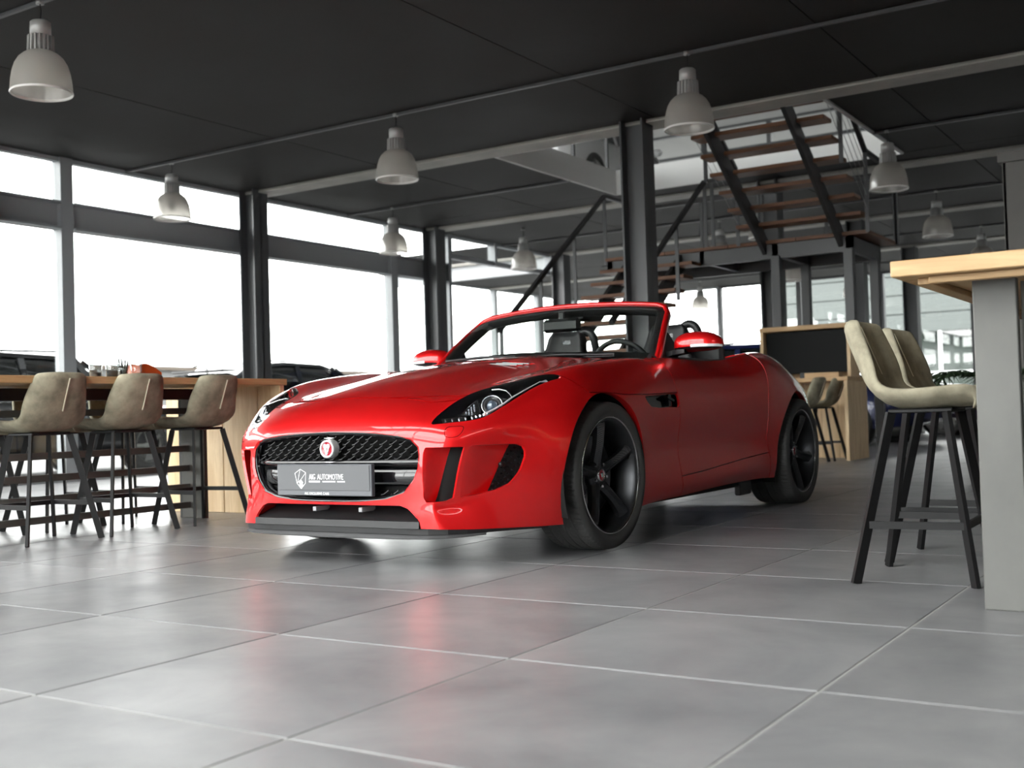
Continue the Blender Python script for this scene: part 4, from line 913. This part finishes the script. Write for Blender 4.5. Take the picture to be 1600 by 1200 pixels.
def bar_right():
    t = thing('bar_table', 'tall oak bar table at the right edge on a broad light grey leg', 'table', (3.2, .2, 0))
    planks(t, 'top_board', (0, 0, 1.012), (1.1, 2.9, 1.060), 1, 0, OAKX)
    MB().box((.10, .05, .990), (1.0, .09, 1.011), .002).build('batten', OAKX, t)
    MB().box((.06, .09, .992), (.10, 2.7, 1.011), .002).build('batten', OAKY, t)
    MB().box((.20, .17, 0), (.325, .21, 1.0), .003).build('leg', LEGG, t)
    MB().box((.20, 2.55, 0), (.325, 2.59, 1.0), .003).build('leg', LEGG, t)
    for z in (.12, .26, .40, .54, .68, .82, .945): MB().box((.335, .23, z-.03), (.36, 2.55, z+.03), .002).build('slat', LEGG, t)
    MB().box((.33, .215, .02), (.36, .235, .99)).build('backing_post', SLATG, t)
bar_right()
# on the left bar: glasses, a cutlery beaker and an orange box
GLS = glassy('drinking_glass', (.90, .92, .92), 1.45, 1.6, .02)
def on_bar(px, py, x=-1.72): # a point on the table's top plane near the given picture position
    return None
def tumbler(y, x, r, h, label, fill=None, straws=0):
    t = thing('tumbler', label, 'glass', (x, y + .09, .9265), 0, 'glasses on the left bar')
    MB().lathe([(0, .004), (r*.80, .004), (r*.97, h), (r, h), (r*.84, 0), (0, 0)], 20).build('glass_body', GLS, t)
    if fill: MB().lathe([(0, .006), (r*.76, .006), (r*.82, h*fill), (0, h*fill+.004)], 16).build('contents', mat('tumbler_contents', (.05, .05, .06), .4) if 'tumbler_contents' not in bpy.data.materials else bpy.data.materials['tumbler_contents'], t)
    for k in range(straws):
        a = k*2.4; MB().tube([(r*.4*math.cos(a), r*.4*math.sin(a), .01), (r*.85*math.cos(a+.4), r*.85*math.sin(a+.4), h*1.22 + .01*(k % 3))], .0035, 6).build('stirrer', LEGB, t)
tumbler(1.075, -1.78, .040, .105, 'clear glass tumbler on the left bar, leftmost by the stools', .35)
tumbler(1.165, -1.74, .042, .108, 'clear tumbler with dark contents on the left bar, second from left', .45)
tumbler(1.265, -1.76, .036, .095, 'tumbler crowded with dark stirring sticks on the left bar', None, 9)
tumbler(1.345, -1.74, .034, .100, 'clear tumbler beside the orange box on the left bar')
ob = thing('napkin_box', 'orange box with a curved top on the left bar', 'box', (-1.75, 1.475, .9265), .10)
ORG = mat('orange_lacquer', (.62, .085, .010), .35, coat=.3)
pf = [(0, 0), (.185, 0), (.185, .045)] + [(.185 - .185*t, .045 + .055*math.sin(t*PI*.62)) for t in (.2, .4, .6, .8)] + [(0, .092)]
MB().prism([(0, a, b) for a, b in pf], (-.012, 0, 0)).build('side', ORG, ob); MB().prism([(-.10, a, b) for a, b in pf], (-.012, 0, 0)).build('side', ORG, ob)
MB().box((-.10, .0, .0), (-.012, .010, .088)).build('end', ORG, ob); MB().box((-.10, .175, .0), (-.012, .185, .044)).build('end', ORG, ob); MB().box((-.10, .01, 0), (-.012, .175, .006)).build('bottom', ORG, ob)
# ---------------------------------------------------------------- pendant lamps
def shade_mat():
    m = bpy.data.materials.new('prismatic_shade'); m.use_nodes = True; nt = m.node_tree; nt.nodes.clear(); out = nt.nodes.new('ShaderNodeOutputMaterial')
    a = nt.nodes.new('ShaderNodeMixShader'); b = nt.nodes.new('ShaderNodeMixShader'); d = nt.nodes.new('ShaderNodeBsdfDiffuse'); tl = nt.nodes.new('ShaderNodeBsdfTranslucent'); tr = nt.nodes.new('ShaderNodeBsdfTransparent'); g = nt.nodes.new('ShaderNodeBsdfGlossy'); c = nt.nodes.new('ShaderNodeMixShader')
    d.inputs[0].default_value = (.62, .595, .55, 1); tl.inputs[0].default_value = (.55, .525, .485, 1); tr.inputs[0].default_value = (.85, .83, .79, 1); g.inputs['Roughness'].default_value = .22; g.inputs[0].default_value = (.9, .9, .9, 1)
    a.inputs[0].default_value = .55; nt.links.new(d.outputs[0], a.inputs[1]); nt.links.new(tl.outputs[0], a.inputs[2]); tc = nt.nodes.new('ShaderNodeTexCoord'); sx = nt.nodes.new('ShaderNodeSeparateXYZ'); mr = nt.nodes.new('ShaderNodeMapRange'); mr.inputs['From Min'].default_value = -.30; mr.inputs['From Max'].default_value = -.54; mr.inputs['To Min'].default_value = .03; mr.inputs['To Max'].default_value = .42; nt.links.new(tc.outputs['Object'], sx.inputs[0]); nt.links.new(sx.outputs['Z'], mr.inputs['Value']); nt.links.new(mr.outputs[0], b.inputs[0]); nt.links.new(a.outputs[0], b.inputs[1]); nt.links.new(tr.outputs[0], b.inputs[2])
    c.inputs[0].default_value = .16; nt.links.new(b.outputs[0], c.inputs[1]); nt.links.new(g.outputs[0], c.inputs[2]); nt.links.new(c.outputs[0], out.inputs[0]); return m
SHADE = shade_mat(); HOUS = mat('lamp_housing_grey', (.42, .42, .41), .4, .3); BULB = mat('lamp_bulb', (.8, .79, .75), .3)
lm = {}
lm['shade'] = MB().lathe([(.088, -.232), (.125, -.252), (.160, -.285), (.186, -.330), (.203, -.385), (.213, -.445), (.218, -.50), (.220, -.535)], 120, mod=lambda k: 1.008 if k % 2 else .994).mesh('lamp_shade', SHADE)
lm['rim'] = MB().lathe([(.216, -.530), (.224, -.533), (.226, -.542), (.222, -.550), (.215, -.546), (.216, -.530)], 64).mesh('shade_rim', mat('shade_rim_clear', (.72, .71, .69), .25))
lm['top'] = MB().lathe([(0, 0), (.060, 0), (.074, -.012), (.076, -.11), (.0, -.112)], 32).mesh('housing', HOUS)
fin = MB().lathe([(.0, -.11), (.070, -.11), (.070, -.235), (.0, -.236)], 24)
for k in range(18): a = k*2*PI/18; fin.bar((.080*math.cos(a), .080*math.sin(a), -.115), (.086*math.cos(a), .086*math.sin(a), -.240), .010, .026, (math.cos(a), math.sin(a), 0))
lm['fins'] = fin.mesh('cooling_fins', HOUS)
lm['bulb'] = MB().lathe([(0, -.24), (.04, -.24), (.045, -.30), (.05, -.36), (.03, -.42), (0, -.435)], 20).mesh('bulb', BULB)
def lamp(x, y, label, drop=.16, z=HC):
    t = thing('pendant_lamp', label, 'lamp', (x, y, z - drop), 0, 'bell-shaped pendant lamps under the dark ceiling')
    for k, m in (('housing', 'top'), ('cooling_fins', 'fins'), ('bulb', 'bulb'), ('lamp_shade', 'shade'), ('shade_rim', 'rim')): put(k, lm[m], t)
    MB().tube([(0, 0, 0), (0.004, .004, drop*.5), (0, 0, drop - .03)], .005, 6).build('cable', LEGB, t); MB().lathe([(0, drop-.032), (.03, drop-.032), (.03, drop-.002), (0, drop-.002)], 12).build('ceiling_hook', ALU, t)
    return t
for x, y, lb in ((-3.39, 1.97, 'large pendant lamp nearest the top left corner of the photo'), (-6.82, 6.17, 'pendant lamp hanging before the leftmost tall window'), (-3.33, 6.15, 'pendant lamp above the car bonnet, centre left'), (-.01, 6.15, 'large pendant lamp above the windscreen beside the stair'),
    (-6.73, 10.35, 'pendant lamp hanging before the window left of the car mirror'), (.66, 10.35, 'pendant lamp right of the upper stair flight'), (-6.3, 13.4, 'pendant lamp behind the left stair handrail'), (-1.85, 13.0, 'pendant lamp behind the open upper stair treads'), (-3.35, 15.0, 'pendant lamp seen behind the stair landing rail'),
    (.25, 14.75, 'pendant lamp above the corner of the right bar table'), (.12, 18.95, 'pendant lamp half hidden behind the right bar table top'), (-3.45, 18.95, 'pendant lamp below the stair landing before the rear windows'), (-7.3, 23.3, 'small far pendant lamp above the door mirror'), (-3.5, 23.3, 'small far pendant lamp between the landing posts')): lamp(x, y, lb)
# ---------------------------------------------------------------- the stair
SR = thing('staircase', 'open steel stair with wooden treads, landing and handrails behind the car', 'staircase', (0, 0, 0))
WIRE = mat('cable_steel', (.25, .25, .25), .4, .8)
r, g = .174, .26
for k in range(1, 9): y = 10.41 - g*k; z = 2.72 + r*k; MB().box((-1.16, y-.02, z-.045), (.385, y+.26, z), .004).build('tread', TREAD, SR)
for k in range(2, 14): n = 14-k; y = 10.36 - .265*n; z = 2.70 - .192*n; MB().box((-3.06, y-.02, z-.045), (-1.74, y+.27, z), .004).build('tread', TREAD, SR)
for k in range(4): MB().box((-3.12 + k*.88, 10.36, 2.655), (-3.12 + (k+1)*.88 - .006, 11.68, 2.70), .003).build('landing_board', TREAD, SR)
for x in (-.89, .06): MB().bar((x, 10.45, 2.60), (x, 8.05, 2.60 + (10.45-8.05)*r/g), .05, .20).build('stringer', STEELD, SR)
for x in (-2.78, -2.03): MB().bar((x, 10.42, 2.56), (x, 10.42 - 2.56/.7245, 0.0), .05, .20).build('stringer', STEELD, SR)
for a, b in (((-3.10, 10.38, 2.47), (.20, 10.46, 2.65)), ((-3.10, 11.56, 2.47), (.20, 11.64, 2.65)), ((.12, 10.38, 2.47), (.20, 11.64, 2.65)), ((-.80, 10.38, 2.50), (-.72, 11.64, 2.65)), ((-3.10, 10.38, 2.47), (-3.02, 11.64, 2.65)), ((-1.76, 10.38, 2.50), (-1.70, 11.64, 2.65))): MB().box(a, b).build('landing_beam', STEEL, SR)
for x, y in ((.15, 10.40), (.15, 11.52), (-.75, 10.40), (-.75, 11.52), (-3.0, 11.52)): MB().box((x-.055, y-.055, 0), (x+.055, y+.055, 2.50), .004).build('post', STEEL, SR)
def rail(a, b, posts, foot, w=.05, h=.05, nw=0):
    MB().bar(a, b, w, h).build('handrail', STEELD, SR); a = Vector(a); b = Vector(b)
    for t in posts: p = a.lerp(b, t); MB().bar((p.x, p.y, foot(p)), p, .045, .020, (0, 1, 0)).build('baluster', STEEL, SR)
    for k in range(nw): MB().tube([a - Vector((0, 0, .2 + .16*k)), b - Vector((0, 0, .2 + .16*k))], .004, 6).build('cable', WIRE, SR)
sl = .192/.265
for x in (-3.14, -1.68): rail((x, 7.72, 3.555 - (10.42-7.72)*sl), (x, 10.42, 3.555), (.02, .36, .68, 1.0) if x < -2 else (.35, .66, 1.0), lambda p: p.z - .93)
rail((-3.14, 10.42, 3.555), (-3.14, 11.66, 3.555), (.5, 1.0), lambda p: 2.66); rail((-1.62, 10.42, 3.555), (-1.22, 10.42, 3.555), (.1,), lambda p: 2.66)
rail((-3.14, 11.66, 3.555), (.39, 11.66, 3.555), (.25, .5, .75, 1.0), lambda p: 2.66)
for x in (-1.20, .41): rail((x, 10.30, 3.62), (x, 8.0, 3.62 + 2.30*r/g), (0.0, .42, .85), lambda p: p.z - .95 if p.z > 3.7 else 2.66, nw=4)
rail((.41, 10.30, 3.62), (.41, 11.66, 3.58), (1.0,), lambda p: 2.66)
# ---------------------------------------------------------------- back counter with a screen, its two stools, the palm
BC = thing('media_counter', 'oak counter unit with a wide black screen under an oak shelf, behind the car', 'cabinet', (0, 10.0, 0))
MB().box((-.86, .0, 1.535), (.24, .40, 1.59), .004).build('shelf', OAKX, BC); MB().box((-.84, .36, .95), (.22, .40, 1.535)).build('back_panel', OAKX, BC)
for x in (-.86, .19): MB().box((x, .02, .95), (x+.04, .38, 1.535), .003).build('upright', OAKZ, BC)
scn = MB().box((-.81, .10, 1.02), (.17, .14, 1.525), .006).build('screen', mat('screen_black', (.006, .0065, .0065), .3, spec=.04), BC); MB().box((-.40, .08, .95), (-.24, .18, 1.03), .004).build('screen_foot', SATB, scn)
for k in range(2): MB().box((-.86, -.45+k*.42, .905), (.325, -.45+(k+1)*.42-.004, .95), .003).build('counter_board', OAKX, BC)
MB().box((.27, -.42, 0), (.31, .36, .905), .003).build('side_panel', OAKZ, BC); MB().box((-.86, -.42, 0), (-.82, .36, .905), .003).build('side_panel', OAKZ, BC)
for k in range(5): MB().box((-.82 + k*.20, .30, 0), (-.82 + (k+1)*.20 - .004, .34, .90), .002).build('back_board', OAKZ, BC)
bx_ = thing('crate', 'small oak box lying on the counter under the screen', 'box', (-.02, 9.72, .9505)); MB().box((-.20, 0, 0), (.20, .14, .055), .003).build('body', OAKX, bx_); MB().box((-.20, -.012, 0), (.20, 0, .06), .002).build('front', OAKX, bx_)
for x, y, lb in ((-.06, 9.12, 'taupe bar stool at the back counter, nearer the car'), (-.02, 9.68, 'taupe bar stool at the back counter beside its right end panel')):
    k = dup(st, (x, y, 0), PI, lb); k['group'] = gb
PM = thing('potted_palm', 'potted palm with arching fronds behind the right bar table', 'plant', (2.25, 7.0, 0))
MB().lathe([(0, 0), (.15, 0), (.20, .42), (.18, .42), (.165, .36), (0, .36)], 28).build('pot', mat('planter_dark', (.05, .05, .052), .5), PM)
MB().tube([(0, 0, .34), (.01, .02, .62), (0, 0, .80)], [.045, .04, .03], 10).build('stem', mat('palm_stem', (.10, .07, .035), .8), PM)
LEAF = mat('palm_leaf', (.030, .055, .022), .5); random.seed(3)
for k in range(13):
    a = k*2.399; L = .62 + .25*random.random(); mb = MB(); pts = []
    for i in range(13):
        t = i/12; pts.append(Vector((math.cos(a)*L*t, math.sin(a)*L*t, .78 + .52*t - (.50+.15*random.random()*0)*t*t*1.25)))
    mb.tube(pts, [.006*(1-.8*i/12) for i in range(13)], 5)
    for i in range(2, 13):
        d = (pts[i]-pts[i-1]).normalized(); sd = d.cross(Vector((0, 0, 1))).normalized()
        for s in (-1, 1):
            l = .17*math.sin(PI*(.12+.80*i/12)); tip = pts[i] + sd*s*l + d*l*.7 - Vector((0, 0, l*.45)); w = d*.010; mb.add([pts[i]-w, pts[i]+w, pts[i].lerp(tip, .5)+w*1.1+Vector((0,0,.01)), tip], [(0, 1, 2), (0, 2, 3)])
    mb.build('frond', LEAF, PM)
# ---------------------------------------------------------------- cars outside, upstairs and at the back: one family car body, repainted
def car_paint(n, c, metal=.3): return mat(n, c, .3, metal, coat=1)
DGL = mat('car_window_dark', (.012, .014, .015), .05, coat=1); LAMPW = mat('car_lamp', (.8, .8, .8), .15); LAMPR = mat('car_tail_lamp', (.60, .02, .03), .2, coat=1)
def suv(label, loc, rz, paint, seed=0):
    t = thing('car', label, 'car', loc, rz, None)
    xs = [-2.25, -2.18, -2.0, -1.4, -.6, .3, 1.1, 1.7, 2.05, 2.22, 2.28]; hw = [.70, .80, .87, .91, .92, .92, .91, .88, .82, .70, .60]; zt = [.92, .98, 1.02, 1.02, 1.01, 1.0, .98, .93, .86, .78, .70]; zb = [.42, .36, .30, .26, .25, .25, .25, .26, .28, .32, .38]
    P = []
    for x, w, a, b in zip(xs, hw, zt, zb):
        row = []
        for u in np.linspace(0, PI, 15):
            c, s = math.cos(u), math.sin(u); row.append((x, w*np.sign(c)*abs(c)**.35, (a+b)/2 + (a-b)/2*min(1, abs(s)**.35*1.0) if s > .02 else b))
        bot = [(x, w*.96*v, b) for v in (-1, -.5, .5, 1)]
        ring = [(x, w*.97, b), (x, w, b+.15), (x, w, (a+b)/2), (x, w*.985, a-.10), (x, w*.93, a-.02), (x, w*.6, a+.015), (x, 0, a+.02), (x, -w*.6, a+.015), (x, -w*.93, a-.02), (x, -w*.985, a-.10), (x, -w, (a+b)/2), (x, -w, b+.15), (x, -w*.97, b)]
        P.append(ring)
    mb = MB().grid(P, True, 0, False, True).add(P[0], [tuple(range(13))]).add(P[-1], [tuple(range(13))[::-1]])
    mb.build('body', paint, t)
    gx = [(-2.12, .985, .80, .0), (-1.95, 1.42, .70, 1), (-1.6, 1.60, .655, 1), (-.8, 1.655, .65, 1), (.1, 1.635, .645, 1), (.42, 1.56, .64, 1), (.80, 1.33, .70, 1), (1.22, .985, .82, 0)]
    P = []
    for x, z, w, k in gx: P.append([(x, .87 if k else w, .975), (x, (.87+w)/2 if k else w, .975+(z-.975)*.5), (x, w, .975+(z-.975)*.88), (x, w*.88, z-.012*k), (x, 0, z+.02*k), (x, -w*.88, z-.012*k), (x, -w, .975+(z-.975)*.88), (x, -(.87+w)/2 if k else -w, .975+(z-.975)*.5), (x, -.87 if k else -w, .975)])
    MB().grid(P, True).build('cabin_glass', DGL, t, merge=True)
    rf = [[(x, w*s, z + dz) for s, dz in ((1.02, -.055), (1.0, -.01), (.88, .012), (0, .034), (-.88, .012), (-1.0, -.01), (-1.02, -.055))] for x, z, w, k in gx[1:6]]
    rf.insert(0, [(-2.10, .70*s, 1.45+dz) for s, dz in ((1, -.03), (.98, 0), (.88, .01), (0, .02), (-.88, .01), (-.98, 0), (-1, -.03))])
    MB().grid(rf, True).build('roof', paint, t)
    for s in (-1, 1):
        for x, dx in ((.30, .46), (-.55, -.05), (-1.45, -.30)): MB().bar((x+.42 if dx > .3 else x, s*.872, .97), (x, s*.672, 1.58), .09, .02, (0, 1, 0)).build('pillar', paint, t)
        MB().bar((1.20, s*.80, .985), (.42, s*.655, 1.565), .07, .05, (0, 0, 1)).build('pillar', paint, t)
        MB().tube([(-1.75, s*.60, 1.615), (-1.6, s*.60, 1.67), (.05, s*.60, 1.69), (.2, s*.60, 1.64)], .016, 8).build('roof_rail', STEELD, t)
        MB().ball((.72, s*1.02, 1.04), (.06, .10, .075), 14, 8).build('side_mirror', paint, t)
        MB().box((2.0, s*.55, .68), (2.24, s*.83, .80), .03).build('head_lamp', LAMPW, t); MB().box((-2.26, s*.55, .78), (-2.08, s*.87, .96), .03).build('tail_lamp', LAMPR, t)
        for x in (-1.38, 1.38):
            w = MB().lathe([(.22, .11), (.30, .11), (.345, .09), (.35, 0), (.345, -.09), (.30, -.11)], 36, 'y').build('wheel', TYRE, t, loc=(x, s*.82, .35)); w.rotation_euler.z = 0 if s > 0 else PI
            rm = MB().lathe([(0, .09), (.05, .09), (.07, .06), (.225, .05), (.24, .11), (.25, .11)], 36, 'y')
            for k in range(5): a = k*2*PI/5; rm.bar((.04*math.cos(a), .092, .04*math.sin(a)), (.235*math.cos(a), .10, .235*math.sin(a)), .05, .03, (0, 1, 0))
            rm.build('rim', ALU, w)
            MB().lathe([(.36, .05), (.41, .10), (.43, .0)], 36, 'y').build('arch_trim', STEELD, t, loc=(x, s*.83, .36))
    MB().box((2.20, -.45, .42), (2.27, .45, .66), .02).build('front_grille', SATB, t); MB().box((-2.27, -.26, .62), (-2.25, .26, .74)).build('rear_plate', WHITE, t)
    MB().box((-2.22, -.62, 1.49), (-1.9, .62, 1.52), .01).build('roof_spoiler', STEELD, t)
    return t
suv('black estate car parked outside the left windows behind the bar table', (-10.3, 6.5, 0), PI/2 + .03, car_paint('paint_black', (.008, .009, .012)))
suv('dark grey estate car parked outside behind the left window column', (-10.5, 12.05, 0), PI/2 - .02, car_paint('paint_dark_grey', (.03, .033, .04)))
suv('black car parked outside the left windows at the photo edge', (-10.9, .1, 0), PI/2, bpy.data.materials['paint_black'])
suv('white car upstairs, its tail showing through the stairwell', (-5.62, 14.55, HU), PI/2, car_paint('paint_white', (.80, .80, .80), 0))
suv('dark blue car inside the hall behind the back counter', (-2.2, 14.9, 0), -.12, car_paint('paint_dark_blue', (.010, .018, .085)))
suv('dark purple car inside the hall farther back than the blue car', (-2.1, 19.6, 0), .1, car_paint('paint_dark_purple', (.03, .02, .05)))
# neighbouring building: cladding boards over a band of glazing
NB = thing('office_building', 'pale green clad building with a glazed ground floor beyond the rear windows', 'building', (-11.0, 40, 0))
CLAD = mat('cladding_pale_green', (.085, .096, .092), .6); NGL = noisy(mat('facade_glass', (.10, .14, .13), .08), (.006, .010, .008), (.030, .042, .034), (.35, .35, .5), 3)
z0 = 3.2
for k in range(4): MB().box((0, -.12, z0+k*.70), (34, .1, z0+(k+1)*.70-.035)).build('cladding_board', CLAD, NB)
MB().box((0, 0, 0), (34, 9, 6.0)).build('core', mat('building_core', (.03, .034, .033), .8), NB); MB().box((-.2, -.5, 5.98), (34, 9, 6.25), .02).build('roof_edge', mat('roof_edge_blue', (.02, .035, .05), .4), NB)
for k in range(12): MB().box((.3+k*2.8, -.06, .35), (.3+(k+1)*2.8-.12, -.01, 3.15)).build('pane', NGL, NB); MB().box((.3+(k+1)*2.8-.12, -.12, .3), (.3+(k+1)*2.8, 0, 3.2)).build('mullion', WHITE, NB)
MB().box((0, -.14, 1.62), (34, -.02, 1.74)).build('handrail', WHITE, NB); MB().box((0, -.2, 0), (34, 0, .35)).build('plinth', CONC, NB)
hg = MB(); random.seed(5)
for k in range(2600):
    x = random.uniform(-1, 33); y = random.uniform(-1.4, -.3); z = random.uniform(.02, .38); a = random.uniform(0, 6.28); q = .09
    hg.add([(x, y, z), (x+q*math.cos(a), y+q*math.sin(a), z+.03), (x+q*.3, y, z+q)], [(0, 1, 2)])
h = hg.build('planting_strip', mat('dry_grass', (.06, .058, .022), .8), None, loc=(-11, 40, 0), kind='stuff', label='strip of low yellowish planting along the foot of the pale building', category='planting')
BUSH = noisy(mat('shrub_green', (.05, .08, .035), .8), (.010, .016, .007), (.028, .040, .018), (6, 6, 6))
for x, y, hh, rr, lb in ((-15.9, 36, 1.9, .40, 'slim shrub outside, left of the clipped cone'), (-14.9, 36, 2.25, .36, 'clipped cone shrub outside the rear window'), (-13.5, 36, 1.95, .70, 'round shrub outside the rear window beside the car hump')):
    sh = thing('shrub', lb, 'shrub', (x, y, 0)); mb = MB(); random.seed(int(x*-10))
    for k in range(900):
        z = random.random(); a = random.uniform(0, 6.283); w = rr*math.sqrt(max(.02, 1-(2*z-1)**2))*(.9+.2*random.random()); p = Vector((w*math.cos(a), w*math.sin(a), .25+z*(hh-.25))); d = Vector((random.gauss(0,1), random.gauss(0,1), random.gauss(0,1))).normalized()*.10; e = d.cross(Vector((.3,.5,.8)))*.8
        mb.add([p-d*.5, p+e, p+d], [(0, 1, 2)])
    mb.ball((0, 0, .25+(hh-.25)/2), (rr*.82, rr*.82, (hh-.25)*.47), 14, 10); mb.build('foliage', BUSH, sh, kind='stuff'); MB().tube([(0, 0, 0), (0, 0, .5)], .05, 8).build('trunk', mat('trunk_brown', (.08, .05, .03), .8) if 'trunk_brown' not in bpy.data.materials else bpy.data.materials['trunk_brown'], sh)
FW = thing('warehouse', 'long low white building far beyond the left windows', 'building', (-70, -40, 0)); MB().box((0, 0, 0), (8, 120, 4.6)).build('wall', mat('white_render', (.085, .085, .084), .8), FW); MB().box((-.3, -.3, 4.6), (8.3, 120.3, 4.9)).build('roof_edge', mat('roof_edge_tan', (.05, .038, .028), .7), FW)
